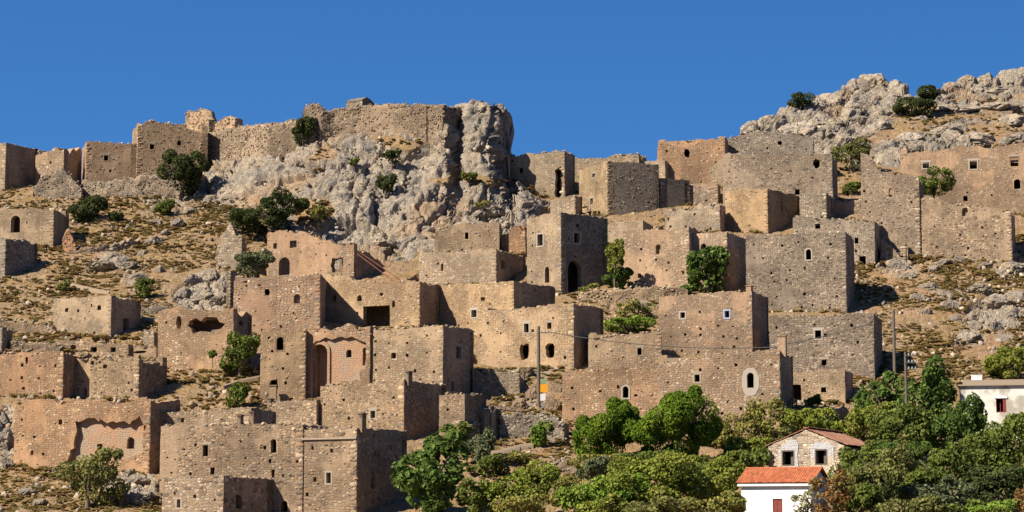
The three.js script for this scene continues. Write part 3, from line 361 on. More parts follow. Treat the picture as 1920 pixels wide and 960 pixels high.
W_({ label: 'long ruin with a keyhole window and a collapsed east corner', L: 114, C: 259, R: 312, top: 668, base: 752, yaw: 24, tex: 'rubble', tint: [1, .93, .85], ruin: .14, put: .7, dropBack: -.2, roof: 'open', topF: [[114, 668], [150, 670], [200, 668], [259, 672]], topS: [[259, 676], [268, 690], [276, 676], [290, 672], [300, 680], [312, 690]], win: [[158, 735, 12, 20, 'a', 0], [126, 697, 8, 12, 'r', 0, 'none'], [197, 687, 10, 10, 'x', 0], [173, 681, 8, 10, 'x', 0]] });
const cave = W_({ label: 'ruined house with its front fallen away to show an orange plastered room', L: 25, C: 280, dep: 4, top: 752, base: 893, yaw: 19, tex: 'pink', tint: [1.02, .92, .84], ruin: .12, put: .9, topF: [[25, 758], [100, 752], [160, 752], [225, 749], [280, 749]], gaps: [[[144, 790], [158, 784], [200, 790], [240, 792], [264, 782], [271, 800], [268, 846], [240, 862], [190, 876], [132, 876], [120, 870], [138, 840]]], win: [[113, 791, 9, 14, 'x', 0], [60, 849, 5, 9, 'r', 0, 'none']] });
cave.s.extra = (f, o) => { const r = rng(8), a = f.uv(240, 830), b = f.uv(182, 838), y0 = -2, x0 = f.uv(120, 830)[0] - f.Lf; part('plaster_wall', slabOf([[x0, y0], [-.65, y0], [-.65, f.H - .5], [x0, f.H - .5]], [ring('a', a[0] - f.Lf, a[1], .5, .75, .06, r), ring('r', b[0] - f.Lf, b[1], .4, .4, .06, r)], .3).translate(0, 0, -.66), M.orange, o); part('niche_back', box(4, 2, .1, -2.7, f.H * .45, -.95), M.orange, o); };
W_({ label: 'low ruined row with three dark gaps below the lone box-shaped house', L: 108, C: 240, dep: 3, top: 643, base: 676, d: depthAt(180, 662), yaw: 14, tex: 'rubble', tint: [1, .92, .84], ruin: .05, put: 0, topF: [[108, 640], [130, 636], [170, 640], [240, 646]], win: [[137, 651, 14, 11, 'x', 0], [176, 655, 16, 13, 'x', 0], [212, 656, 9, 9, 'r', 0, 'none'], [120, 660, 8, 6, 'x', 0]], roofDrop: .15 });
W_({ label: 'low stone footing with a pale-ended slot left of the gutted ruin', L: 236, C: 293, dep: 2.6, top: 648, base: 680, d: depthAt(260, 664), yaw: 16, tex: 'rubble', tint: [1, .92, .84], ruin: .14, put: 0, win: [[262, 660, 30, 6, 'x', 0]], roofDrop: .15 });
W_({ label: 'blank wall under the ragged-hole house, in the shade of the large square house', L: 886, C: 974, dep: 3, top: 693, base: 765, d: depthAt(974, 738), yaw: 8, tex: 'rubble', tint: .95, ruin: .14, put: .2, topF: [[886, 690], [930, 693], [960, 696], [974, 712]] });
W_({ label: 'short lit wall between the yellow cube house and the little annex', L: 1288, C: 1346, dep: 3, top: 338, base: 385, yaw: 10, tex: 'pink', ruin: .16, put: .3, topF: [[1288, 352], [1310, 345], [1346, 340]], roofDrop: .6 });
W_({ label: 'broken wall end on the rocks right of the big grey house', L: 1652, C: 1700, dep: 2.4, top: 456, base: 500, yaw: 14, tex: 'rubble', ruin: .22, put: 0, topF: [[1652, 452], [1672, 462], [1690, 470], [1700, 486]], roof: 'open', d: depthAt(1680, 492) });
// the lower centre
W_({ label: 'roof block with a window above the big house at the bottom of the village', L: 600, C: 757, R: 836, top: 714, base: 828, yaw: 30, tex: 'rubble', tint: [1.04, .96, .88], put: .5, topF: [[600, 724], [680, 719], [757, 713]], win: [[699, 777, 10, 15, 'r', 0]], chim: [[759, 697, 714, 7, .2]] });
W_({ label: 'low stone roof block with a chimney between the great niche and the big bottom house', L: 502, C: 593, R: 613, top: 750, base: 806, yaw: 22, tex: 'rubble', tint: [1.04, .97, .9], put: .2, topF: [[502, 757], [593, 749]], chim: [[501, 748, 775, 7, .2]] });
W_({ label: 'set-back upper storey at the west end of the big bottom house', L: 298, C: 470, dep: 4, top: 768, base: 830, d: 143.5, yaw: 17, tex: 'rubble', tint: [1.02, .95, .88], put: .3, topF: [[298, 775], [400, 769], [470, 765]], win: [[342, 788, 6, 8, 'r', 0, 'none']] });
W_({ label: 'big bottom house with three small windows and a low chimney row', L: 298, C: 566, dep: 6, top: 796, base: 985, d: 135, yaw: 14, tex: 'rubble', tint: [1.05, .97, .89], put: .9, topF: [[298, 797], [566, 795]], win: [[385, 845, 11, 22, 'r', 0], [513, 836, 12, 27, 'a', 0], [512, 888, 6, 14, 'r', 0, 'none'], [533, 949, 14, 22, 'a', 0], [398, 883, 8, 13, 'r', 0, 'none']], chim: [[446, 779, 797, 7, .1], [464, 772, 797, 9, .6]] });
W_({ label: 'tall bottom house with a plain cornice and a long shaded side by the fig tree', L: 565, C: 668, R: 762, top: 801, base: 985, d: 133.5, yaw: 26, tex: 'rubble', tint: [1.05, .97, .89], put: .9, topF: [[565, 804], [668, 801]], win: [[616, 896, 10, 21, 'r', 0], [700, 905, 8, 22, 'r', 1, 'none']], chim: [[671, 776, 801, 9, .2]], extra: (f, o) => part('cornice', box(f.Lf, .1, .14, -f.Lf / 2, f.H - .62, .05), M.slab, o) });
W_({ label: 'small flat annex with a dark side at the foot of the big bottom house', L: 303, C: 418, R: 511, top: 894, base: 990, d: 131, yaw: 28, tex: 'rubble', tint: [1.05, .97, .89], put: .4, topF: [[303, 897], [418, 893]], win: [[335, 944, 8, 17, 'r', 0], [448, 941, 11, 25, 'r', 1, 'none']] });
W_({ label: 'little sunlit house end above the fig tree with a long shaded side', L: 823, C: 871, R: 912, top: 737, base: 838, yaw: 30, tex: 'rubble', tint: [1.05, .96, .87], put: .2 });
W_({ label: 'narrow ruined wall with a shaded opening above the footpath', L: 898, C: 908, R: 938, top: 763, base: 828, yaw: 40, tex: 'grey', ruin: .15, put: 0, roof: 'open', topS: [[908, 764], [922, 760], [938, 770]], });

// ------------------------------------------------------------------ the ground: one sheet from the valley over the slope and the ridge to the horizon
const C1 = new THREE.Color();
function groundTone(px, row, rk, p, o) {
  const n = fbm(p.x * .16, p.y * .16, p.z * .16, 4), n2 = fbm(p.x * .9 + 40, p.y * .9, p.z * .9, 3), n3 = fbm(p.x * 3.1, p.y * 3.1 + 9, p.z * 3.1, 2);
  let r = .30, g = .205, b = .116;                              // dry earth
  const mixc = (k, R, G, B) => { r = lerp(r, R, k); g = lerp(g, G, k); b = lerp(b, B, k); };
  mixc(smooth(n2, .38, .6) * .95, .305, .2, .082);            // dry grass
  mixc(smooth(n, .52, .68) * smooth(n3, .35, .6) * .7, .36, .21, .118); // red soil
  mixc(smooth(n3, .6, .72) * .45, .38, .31, .23);              // stones
  mixc(smooth(n2, .62, .74) * smooth(n3, .5, .35) * .6, .26, .175, .075); // brush
  if (rk > .35) {
    const k = smooth(rk + (n2 - .5) * .9, .42, .72);
    const a = fbm(p.x * .5, p.y * .5 + 30, p.z * .5, 4), s = fbm(p.x * 1.3, p.y * .35, p.z * 1.3, 3);
    let R = .335, G = .29, B = .238; const mr = (q, x, y, z) => { R = lerp(R, x, q); G = lerp(G, y, q); B = lerp(B, z, q); };
    mr(smooth(a, .46, .64) * .75, .37, .31, .232); mr(smooth(s, .52, .68) * .75, .22, .205, .185); mr(smooth(n3, .6, .75) * .5, .42, .385, .335); mr(smooth(n, .56, .68) * .6, .37, .25, .145);
    mixc(k, R, G, B);
  }
  const q = .86 + .28 * n3; o[0] = r * q; o[1] = g * q; o[2] = b * q;
}
function rockPush(p, rk) {                                      // weathered limestone relief, in metres along the slope's own normal
  const wx = p.x + (fbm(p.x * .5, p.y * .5, p.z * .5, 2) - .5) * 1.6, wy = p.y + (fbm(p.x * .5 + 20, p.y * .5, p.z * .5, 2) - .5) * 1.6;
  let w = worley(wx * .27 + 3, wy * .16, p.z * .24), d = (w[2] - .4) * .75 + w[3] * 1.7 + .3 * Math.sqrt(Math.max(0, 1 - (w[0] / .85) ** 2)) - .3 - .5 * (1 - smooth(w[1] - w[0], 0, .09));
  w = worley(wx * .75, wy * .45 + 7, p.z * .75); d += (w[2] - .4) * .17 + w[3] * .5 - .06 - .24 * (1 - smooth(w[1] - w[0], 0, .11));
  w = worley(wx * 2, wy * 1.2 + 3, p.z * 2); d += (w[2] - .5) * .15 + w[3] * .42 - .06 * (1 - smooth(w[1] - w[0], 0, .2));
  return d * clamp((rk - .35) * 1.5, 0, 1);
}
{
  const pxs = []; for (let x = -2600; x < -160; x += 60) pxs.push(x); for (let x = -160; x < 2080; x += 3.3) pxs.push(x); for (let x = 2080; x <= 4600; x += 60) pxs.push(x);
  const NR = 430, pos = [], info = [];
  for (const px of pxs) {
    const crest = lineAt(CREST, px), poly = [[1.001 * depthAt(px, 960), tanE(960), 960, 0]];
    let L = 0; const list = [];
    for (let row = 960; row >= crest; row -= 1) { const d = depthAt(px, row), h = tanE(row) * d; if (list.length) { const b = list[list.length - 1]; L += Math.hypot((d - b[0]) * .55, h - b[1]); } list.push([d, h, row, L]); }
    const line = FRONT.map(([d, h]) => [d, h, 1000]);
    for (let i = 0, k = 0; i < NR; i++) { const t = L * i / (NR - 1); while (k < list.length - 2 && list[k + 1][3] < t) k++; const a = list[k], b = list[k + 1], q = clamp((t - a[3]) / Math.max(1e-6, b[3] - a[3]), 0, 1); line.push([lerp(a[0], b[0], q), lerp(a[1], b[1], q), lerp(a[2], b[2], q)]); }
    const e = line[line.length - 1];
    for (const [dd, dh] of [[1, .1], [2.5, -.2], [5, -1], [9, -2.4], [16, -5], [30, -10], [70, -20], [200, -38], [800, -60], [3000, -80]]) line.push([e[0] + dd, e[1] + dh, e[2] - dd * .2]);
    const tx = (px - 960) / FOCAL * 1.005;
    for (const [d, h, row] of line) { pos.push(tx * d, h, -d); info.push(px, row); }
  }
  const rows = FRONT.length + NR + 10, nc = pxs.length, N = nc * rows, P = new Float32Array(pos), col = new Float32Array(N * 3), idx = [], v = new V3(), o = [0, 0, 0], q = new V3();
  for (let c = 0; c < nc - 1; c++) for (let r = 0; r < rows - 1; r++) { const a = c * rows + r, b = a + rows; idx.push(a, b, b + 1, a, b + 1, a + 1); }
  const g = new THREE.BufferGeometry(); g.setAttribute('position', new THREE.BufferAttribute(P, 3)); g.setIndex(idx); g.computeVertexNormals();
  const Nn = g.attributes.normal.array.slice(), F2 = FOOT.map(([p, tL, tR, a, b, y, c]) => ({ p, tL, tR, a, b, y, c, cx: p.x + tL.x * a / 2 + tR.x * b / 2, cz: p.z + tL.z * a / 2 + tR.z * b / 2, rad: Math.hypot(a, b) / 2 }));
  for (let i = 0; i < N; i++) {
    const px = info[i * 2], row = info[i * 2 + 1]; v.set(P[i * 3], P[i * 3 + 1], P[i * 3 + 2]);
    const rk = px > -200 && px < 2120 && row < 975 ? rockiness(px + (fbm(v.x * .3, v.y * .3, v.z * .3, 2) - .5) * 70, row + (fbm(v.x * .3 + 50, v.y * .3, v.z * .3, 2) - .5) * 50) : 0;
    groundTone(px, row, rk, v, o); col.set(o, i * 3);
    if (row < 985 && px > -220 && px < 2140) {
      let d = (fbm(v.x * .5, v.y * .5, v.z * .5, 3) - .5) * .5 + (fbm(v.x * 2.2, v.y * 2.2, v.z * 2.2, 3) - .5) * .28;
      q.set(Nn[i * 3], Nn[i * 3 + 1], Nn[i * 3 + 2]);
      if (rk > .35) d += rockPush(v, rk);
      v.addScaledVector(q, d);
    }
    for (const f of F2) {
      const dx = v.x - f.cx, dz = v.z - f.cz; if (dx * dx + dz * dz > (f.rad + f.c + .6) ** 2) continue;
      const a = (v.x - f.p.x) * f.tL.x + (v.z - f.p.z) * f.tL.z, b = (v.x - f.p.x) * f.tR.x + (v.z - f.p.z) * f.tR.z;
      if (a > .25 && a < f.a - .25 && b > .25 && b < f.b - .25) v.y = Math.min(v.y, f.y + .1);
      else if (a > -1.5 && a < f.a + .3 && b > -f.c && b <= .25) v.y = Math.min(v.y, f.y + .15);  // keep the foot of the fronts clear
    }
    P[i * 3] = v.x; P[i * 3 + 1] = v.y; P[i * 3 + 2] = v.z;
  }
  g.setAttribute('color', new THREE.BufferAttribute(col, 3)); { const U = new Float32Array(N * 2); for (let i = 0; i < N; i++) { U[i * 2] = P[i * 3] + P[i * 3 + 2] * .15; U[i * 2 + 1] = P[i * 3 + 1] * 1.1 - P[i * 3 + 2] * .45; } g.setAttribute('uv', new THREE.BufferAttribute(U, 2)); } g.computeVertexNormals();
  const m = new THREE.Mesh(g, M.ground); m.castShadow = m.receiveShadow = true; structure('terrain', m);
}
for (const f of HOUSES) buildHouse(f);

// ------------------------------------------------------------------ limestone: weathered blocks piled on the crag and the hilltop
function rockShape(seed, detail = 15) {
  const r = rng(seed), g = mergeVertices(new THREE.IcosahedronGeometry(1, detail).deleteAttribute('uv').deleteAttribute('normal')), p = g.attributes.position, v = new V3(), planes = [];
  for (let k = 0; k < 16; k++) { const z = r() * 2 - 1, a = r() * 6.283, s = Math.sqrt(1 - z * z); planes.push([new V3(s * Math.cos(a), z, s * Math.sin(a)), .58 + .34 * r()]); }
  const col = new Float32Array(p.count * 3), U = new Float32Array(p.count * 2);
  for (let i = 0; i < p.count; i++) {
    v.fromBufferAttribute(p, i).normalize(); let q = 1.02; for (const [n, d] of planes) { const t = n.dot(v); if (t > .05) q = Math.min(q, d / t); }
    const jx = v.x + .25 * (fbm(v.x * 2, v.y * 2, v.z * 2 + seed, 2) - .5), w = worley(jx * 2 + seed, v.y * 1.6, v.z * 2), crack = smooth(w[1] - w[0], 0, .1), id = w[2], tl = w[3], w2 = worley(jx * 5 + seed, v.y * 4, v.z * 5), c2 = smooth(w2[1] - w2[0], 0, .2), id2 = w2[2];
    const n = fbm(v.x * 3 + seed, v.y * 3, v.z * 3, 4), n2 = fbm(v.x * 1.6, v.y * 1.6 + seed, v.z * 1.6, 3), n3 = vnoise(v.x * 14, v.y * 14, v.z * 14 + seed);
    q *= .84 + .1 * crack + .2 * tl + .1 * id + .035 * c2 + .06 * id2 + .09 * w2[3] + .16 * (n - .5) + .035 * (n3 - .5); U[i * 2] = (v.x + v.z * .7 + id) * 1.7; U[i * 2 + 1] = (v.y + v.z * .4) * 1.7; v.multiplyScalar(q); p.setXYZ(i, v.x, v.y, v.z);
    const a = smooth(n2, .46, .66), b = smooth(n, .52, .66), k = .88 + .24 * n3; col.set([lerp(lerp(.34, .38, a), .23, b * .7) * k, lerp(lerp(.296, .315, a), .207, b * .7) * k, lerp(lerp(.245, .23, a), .182, b * .7) * k], i * 3);
  }
  g.setAttribute('uv', new THREE.BufferAttribute(U, 2)); g.setAttribute('color', new THREE.BufferAttribute(col, 3)); g.computeVertexNormals(); return g;
}
const ROCKS = [1, 2, 3, 4, 5, 6, 7, 8].map((s) => rockShape(s * 13));
function rockAt(parent, px, row, w, h, r, sink = .25, dPlus = 0, name = 'boulder') {
  const d = depthAt(px, row) + dPlus, p = at(px, row, d), s = w / 2 * d / FOCAL, t = h / 2 * d / FOCAL;
  const m = part(name, ROCKS[Math.floor(r() * ROCKS.length)], M.rock, parent); m.position.copy(p).add(new V3(0, -t * sink, 0)); m.rotation.set((r() - .5) * .7, r() * 6.28, (r() - .5) * .7); m.scale.set(s * 1.12, t * 1.12, s * (.8 + .5 * r())); return m;
}
const crag = structure('rocky_crag', new THREE.Group()), hilltop = structure('rocky_hilltop', new THREE.Group());
{
  const r = rng(91);
  for (const [x, y, w, h] of [[872, 204, 50, 26], [903, 200, 56, 26], [932, 210, 40, 30], [905, 225, 40, 34], [886, 232, 36, 30], [926, 240, 30, 40], [610, 330, 36, 36], [560, 310, 34, 40], [528, 340, 34, 50], [730, 455, 50, 26], [800, 435, 50, 26], [860, 425, 50, 22], [925, 395, 50, 22], [980, 395, 40, 28], [440, 320, 56, 50], [405, 340, 46, 46], [465, 345, 40, 50], [430, 372, 56, 36], [395, 378, 36, 30], [480, 312, 34, 40], [575, 380, 34, 30], [1012, 385, 34, 28], [955, 425, 46, 24], [895, 405, 36, 20]]) rockAt(crag, x, y, w, h, r, .35, .6 + .8 * r());
  for (let i = 0; i < 70; i++) { const x = 400 + r() * 590, y = 330 + r() * 150; if (rockiness(x, y) < .6) continue; const w = 7 + 18 * r() * r(); rockAt(crag, x, y, w, w * (.5 + .4 * r()), r, .2, .1); }
  for (const [x, y, w, h] of [[1410, 246, 46, 44], [1445, 228, 44, 40], [1425, 262, 50, 40], [1475, 215, 56, 46], [1520, 200, 60, 44], [1490, 250, 70, 60], [1560, 190, 56, 44], [1540, 232, 64, 56], [1600, 170, 50, 50], [1645, 160, 76, 50], [1680, 176, 48, 60], [1620, 200, 80, 64], [1665, 215, 60, 50], [1590, 225, 50, 50], [1580, 268, 70, 50], [1530, 275, 50, 40], [1640, 245, 60, 40], [1700, 195, 50, 40], [1790, 165, 50, 36], [1815, 152, 40, 30], [1760, 186, 50, 26], [1850, 150, 50, 40], [1890, 142, 66, 36], [1925, 140, 50, 40], [1830, 172, 60, 30], [1880, 172, 80, 30], [1790, 205, 80, 26], [1870, 205, 90, 30], [1900, 232, 80, 40], [1760, 250, 80, 36], [1700, 262, 60, 36], [1840, 262, 90, 34], [1905, 260, 60, 30], [1560, 300, 40, 40], [1660, 275, 60, 30], [1730, 225, 40, 20]]) rockAt(hilltop, x, y, w, h, r, .3, .6 + 1.0 * r());
  for (let i = 0; i < 130; i++) { const x = 1400 + r() * 530, y = 150 + r() * 130; if (y < lineAt(CREST, x) + 8 || rockiness(x, y) < .5) continue; const w = 12 + 30 * r() * r(); rockAt(hilltop, x, y, w, w * (.5 + .35 * r()), r, .1, .1); }
}
// boulders lying loose, each a thing
{
  const r = rng(17), set = (group, label, list, mat) => list.forEach(([x, y, w, h]) => { const m = rockAt(scene, x, y, w, h, r, .1, 0, numbered('boulder')); if (mat) m.material = mat; tag(m, label, 'boulder', group); });
  set('grey boulders on the western grass', 'grey limestone boulder half sunk in the western dry grass', [[212, 487, 46, 30], [238, 500, 34, 20], [200, 505, 50, 20], [262, 523, 42, 22], [238, 522, 16, 12], [302, 512, 22, 26], [290, 455, 40, 26], [312, 440, 30, 22], [268, 478, 26, 18], [330, 420, 36, 22], [352, 398, 30, 20], [292, 418, 22, 16]]);
  set('bluish grey rocks above the gutted ruin', 'bluish grey rock above the gutted ruin with the breach', [[362, 530, 46, 34], [395, 520, 44, 40], [418, 540, 30, 44], [380, 556, 50, 24], [410, 565, 36, 22], [345, 548, 30, 20]]);
  set('pale rocks on the eastern slope', 'pale rock on the brushy slope below the great eastern ruin', [[1680, 500, 40, 34], [1700, 520, 30, 20], [1745, 540, 44, 24], [1780, 575, 36, 28], [1835, 545, 60, 26], [1870, 570, 56, 40], [1890, 595, 50, 44], [1862, 615, 40, 34], [1810, 635, 50, 24], [1790, 600, 26, 24], [1828, 612, 24, 26], [1900, 505, 50, 32], [1845, 500, 36, 18], [1750, 505, 30, 18], [1720, 560, 26, 22], [1880, 635, 36, 22], [1765, 495, 36, 16], [1800, 490, 30, 16], [1905, 560, 40, 34], [1735, 590, 30, 18]]);
  set('rocks below the orange room', 'grey rock in the rubble below the orange plastered room', [[262, 905, 46, 30], [240, 925, 40, 28], [265, 935, 50, 30], [285, 880, 30, 24], [225, 945, 36, 24], [245, 890, 34, 26], [290, 915, 26, 30]]);
  set('rocks at the lower west edge', 'grey rock against the lower west edge beside the tall ruin wall', [[8, 790, 26, 40], [14, 815, 22, 30], [6, 838, 30, 34], [10, 868, 34, 24], [50, 925, 36, 20], [75, 945, 40, 20]]);
  set('rocks under the ragged-hole house', 'brownish outcrop rock below the house with two ragged holes', [[965, 730, 40, 46], [985, 705, 44, 30], [1000, 745, 36, 40], [975, 765, 44, 30], [1035, 765, 34, 40], [1045, 735, 26, 34], [940, 770, 40, 20]], M.brownRock);
}
// loose fragments on the ridge and the wall that crowns the crag
function gridWall(name, label, cat, group, pts, { tex = 'rubble', tint = 1, thick = 1.2, ruin = .12, foot = 1.5, kind, put = 0 } = {}) {   // pts: [px, top, foot, depth]
  const r = rng(pts[0][0] + 7), W = pts.map(([px, t, b, d]) => { const p = at(px, b, d); return { p, h: tanE(t) * d - p.y }; }), front = [], segs = [];
  for (let i = 0; i < W.length - 1; i++) { const n = Math.max(1, Math.round(W[i].p.distanceTo(W[i + 1].p) / .28)); for (let k = 0; k < n + (i === W.length - 2 ? 1 : 0); k++) { const t = k / n; segs.push({ p: W[i].p.clone().lerp(W[i + 1].p, t), h: lerp(W[i].h, W[i + 1].h, t) + (r() - .5) * ruin * 2 }); } }
  const NV = 24, P = [], UV = [], I = []; let L = 0;
  segs.forEach((s, i) => {
    const a = segs[Math.max(0, i - 1)].p, b = segs[Math.min(segs.length - 1, i + 1)].p, t = new V3(b.x - a.x, 0, b.z - a.z).normalize(), n = new V3(-t.z, 0, t.x); if (i) L += s.p.distanceTo(segs[i - 1].p);
    const add = (y, off) => { const e = (vnoise(s.p.x * 2.2, y * 2.2, s.p.z * 2.2) - .5) * .16 + (r() - .5) * .05; P.push(s.p.x + n.x * (off + e), s.p.y + y, s.p.z + n.z * (off + e)); UV.push(L, off < -.1 ? y - off : y); };
    for (let k = 0; k <= NV; k++) add(lerp(-foot, s.h, k / NV), 0); add(s.h + (r() - .5) * .1, -thick * .5); add(s.h - .05, -thick); add(-foot, -thick);
  });
  const R = NV + 4; for (let i = 0; i < segs.length - 1; i++) for (let k = 0; k < R; k++) { const a = i * R + k, b = i * R + (k + 1) % R, c = a + R, d = b + R; I.push(a, c, d, a, d, b); }
  for (const i of [0, segs.length - 1]) for (let k = 1; k < R - 1; k++) I.push(...(i ? [i * R, i * R + k, i * R + k + 1] : [0, k + 1, k]));
  const g = new THREE.BufferGeometry(); g.setAttribute('position', new THREE.Float32BufferAttribute(P, 3)); g.setAttribute('uv', new THREE.Float32BufferAttribute(UV, 2)); g.setIndex(I); g.computeVertexNormals();
  const m = new THREE.Mesh(g, mason(tex, tint)); m.castShadow = m.receiveShadow = true; m.name = numbered(name); scene.add(m);
  const st = [], q = new THREE.Matrix4(), e = new THREE.Euler(), Q = new THREE.Quaternion();
  segs.forEach((s, i) => { if (!i) return; const n = Math.round(s.h * 4.2 + 2); for (let k = 0; k < n; k++) { const y = k < 2 ? s.h + r() * .08 : r() * s.h, sx = .12 + .2 * r() * r(); Q.setFromEuler(e.set(r() * .4, r() * .6, r() * .4)); q.compose(new V3(s.p.x + (r() - .5) * .28, s.p.y + y, s.p.z + (k < 2 ? -r() * thick : -.04)), Q, new V3(sx, sx * (.5 + .3 * r()), .16)); st.push(q.clone()); } });
  const im = new THREE.InstancedMesh(stoneShapes[1], stoneMat, st.length), c = new THREE.Color(), set = STONES[tex]; st.forEach((x, i) => { im.setMatrixAt(i, x); const a = set[Math.floor(r() * set.length)], k = .8 + .35 * r(); im.setColorAt(i, c.setRGB(a[0] * k, a[1] * k, a[2] * k)); }); im.name = 'masonry_rubble'; im.userData.kind = 'stuff'; im.castShadow = im.receiveShadow = true; m.add(im);
  return tag(m, label, cat, group);
}
const D = depthAt;
gridWall('castle_wall', 'curving rubble wall of the castle crowning the rocky crag', 'castle wall', null, [[578, 222, 262, D(578, 250) - .2], [600, 214, 262, D(600, 250) - .6], [625, 205, 262, D(625, 240) - .8], [677, 198, 258, D(677, 235) - .8], [720, 196, 256, D(720, 232) - .8], [760, 194, 256, D(760, 232) - .8], [800, 196, 256, D(800, 232) - .7], [830, 197, 250, D(830, 230) - .6], [868, 206, 236, D(868, 225) + .1]], { tex: 'rubble', tint: [.88, .82, .76], ruin: .14, thick: 2, foot: 2 });
gridWall('fortification_wall', 'straight curtain wall climbing the ridge toward the castle crag', 'castle wall', null, [[380, 250, 320, D(380, 300) - .4], [410, 246, 312, D(410, 290) - .4], [446, 237, 322, D(446, 290) - .4], [500, 232, 345, D(500, 290) - .4], [545, 226, 330, D(545, 280) - .3], [590, 220, 300, D(590, 262) + .2]], { tex: 'rubble', tint: [.95, .89, .83], ruin: .12, thick: 1.5, foot: 2 });
gridWall('retaining_wall', 'ruined rubble footing under the fort-like ridge houses', 'retaining wall', null, [[150, 342, 366, D(150, 366)], [200, 338, 372, D(200, 370)], [260, 330, 376, D(260, 370)], [330, 328, 372, D(330, 366)], [372, 318, 366, D(372, 360)]], { tex: 'rubble', tint: 1.08, ruin: .3, thick: 2.5 });
gridWall('rubble_mound', 'heap of grey wall rubble in front of the broken-crested ridge ruin', 'ruined wall', null, [[62, 352, 376, D(62, 372)], [80, 332, 376, D(80, 372)], [100, 321, 376, D(100, 372)], [118, 322, 376, D(118, 372)], [136, 336, 376, D(136, 372)], [152, 350, 376, D(152, 372)]], { tex: 'rubble', tint: 1.05, ruin: .3, thick: 2.5 });
gridWall('terrace_wall', 'rough terrace wall under the fig tree and the pinkish houses', 'terrace wall', null, [[1085, 548, 566, D(1085, 566)], [1140, 543, 568, D(1140, 566)], [1200, 540, 568, D(1200, 566)], [1236, 538, 570, D(1236, 566)], [1290, 541, 565, D(1290, 562)]], { tex: 'ochre', tint: [1.05, 1, .9], ruin: .14, thick: 1 });
gridWall('terrace_wall', 'low broken terrace wall left of the lone box-shaped house', 'terrace wall', null, [[-20, 598, 622, D(0, 622)], [30, 606, 622, D(30, 622)], [70, 609, 624, D(70, 624)], [98, 612, 626, D(98, 626)]], { tex: 'rubble', tint: [1, .9, .8], ruin: .2, thick: .8 });
gridWall('terrace_wall', 'short stone bank at the west edge above the slit-window house', 'terrace wall', null, [[18, 640, 668, D(18, 660)], [60, 642, 668, D(60, 660)], [90, 640, 668, D(90, 660)], [112, 642, 668, D(112, 660)]], { tex: 'rubble', tint: [1, .93, .85], ruin: .2, thick: 1.2 });
gridWall('terrace_wall', 'rubble terrace wall beside the footpath and the bright shrub', 'terrace wall', null, [[936, 778, 822, D(936, 820)], [970, 774, 822, D(970, 820)], [1000, 776, 822, D(1000, 820)], [1058, 790, 830, D(1058, 826)]], { tex: 'grey', ruin: .16, thick: .9 });
gridWall('terrace_wall', 'low field wall between the pines and the yellow-green shrub', 'terrace wall', null, [[1020, 870, 886, D(1020, 886)], [1060, 862, 886, D(1060, 886)], [1110, 868, 890, D(1110, 888)]], { tex: 'rubble', ruin: .16, thick: .8 });
gridWall('terrace_wall', 'stone-faced bank under the porch shed by the creepers', 'terrace wall', null, [[1440, 768, 792, D(1440, 790)], [1500, 766, 792, D(1500, 790)], [1590, 764, 792, D(1590, 790)]], { tex: 'pink', ruin: .14, thick: .8 });
gridWall('terrace_wall', 'line of tumbled stones crossing the dry grass below the wide dark bush', 'terrace wall', null, [[130, 470, 480, D(130, 478)], [170, 464, 478, D(170, 476)], [215, 458, 472, D(215, 470)], [262, 446, 460, D(262, 458)]], { tex: 'rubble', tint: [1.05, .97, .88], ruin: .2, thick: .8 });
gridWall('terrace_wall', 'grey rubble terrace wall below the round bush near the lone house', 'terrace wall', null, [[262, 576, 592, D(262, 590)], [290, 574, 592, D(290, 590)], [312, 572, 590, D(312, 588)]], { tex: 'grey', ruin: .2, thick: .8 });
gridWall('terrace_wall', 'rubble terrace wall stepping up in the gap by the hilltop bush', 'terrace wall', null, [[1556, 380, 404, D(1556, 402)], [1580, 376, 404, D(1580, 402)], [1618, 372, 404, D(1618, 402)]], { tex: 'ochre', ruin: .2, thick: .8 });
gridWall('ruined_wall', 'sunlit forked wall stump standing on the ridge skyline', 'ruined wall', 'wall stumps', [[347, 212, 262, D(347, 262)], [356, 208, 262, D(356, 262)], [362, 216, 262, D(362, 262)], [372, 205, 262, D(372, 262)], [384, 207, 262, D(384, 262)], [391, 226, 262, D(391, 262)]], { tex: 'ochre', tint: [1.15, 1.05, .95], thick: .9, ruin: .12 });
gridWall('ruined_wall', 'smaller leaning wall stump right of the forked one on the skyline', 'ruined wall', 'wall stumps', [[403, 234, 262, D(403, 262)], [412, 224, 262, D(412, 262)], [430, 218, 262, D(430, 262)], [441, 222, 262, D(441, 262)]], { tex: 'ochre', tint: [1.15, 1.05, .95], thick: 1, ruin: .1 });
gridWall('ruined_wall', 'thin orange wall fragment beside the pointed arch window house', 'ruined wall', 'wall stumps', [[116, 450, 472, D(116, 472)], [124, 428, 472, D(124, 472)], [134, 440, 472, D(134, 472)], [142, 462, 472, D(142, 472)]], { tex: 'pink', tint: [1.1, .85, .65], thick: .7, ruin: .14 });
{
  const r = rng(31), o = thing('stone_hut', 'low dark stone block with a sloping top on the castle wall skyline', 'hut', null, at(692, 202, D(692, 220) + .4)), k = o.position.z / -FOCAL;
  const sh = [[-24, -8], [30, -8], [27, 3], [4, 15], [-8, 17], [-20, 10]].map(([x, y]) => [x * k, y * k]);
  part('wall', slabOf(sh, [], 2).translate(0, 0, -2), mason('grey', .8), o).rotation.y = .95; part('roof', slabOf([[-20, 9.5], [-8, 16.5], [4, 14.5], [27, 2.5], [27, 5], [4, 17], [-8, 19.5], [-21, 12]].map(([x, y]) => [x * k, y * k]), [], 2).translate(0, 0, -2.01), mason('grey', .7), o).rotation.y = .95;
}
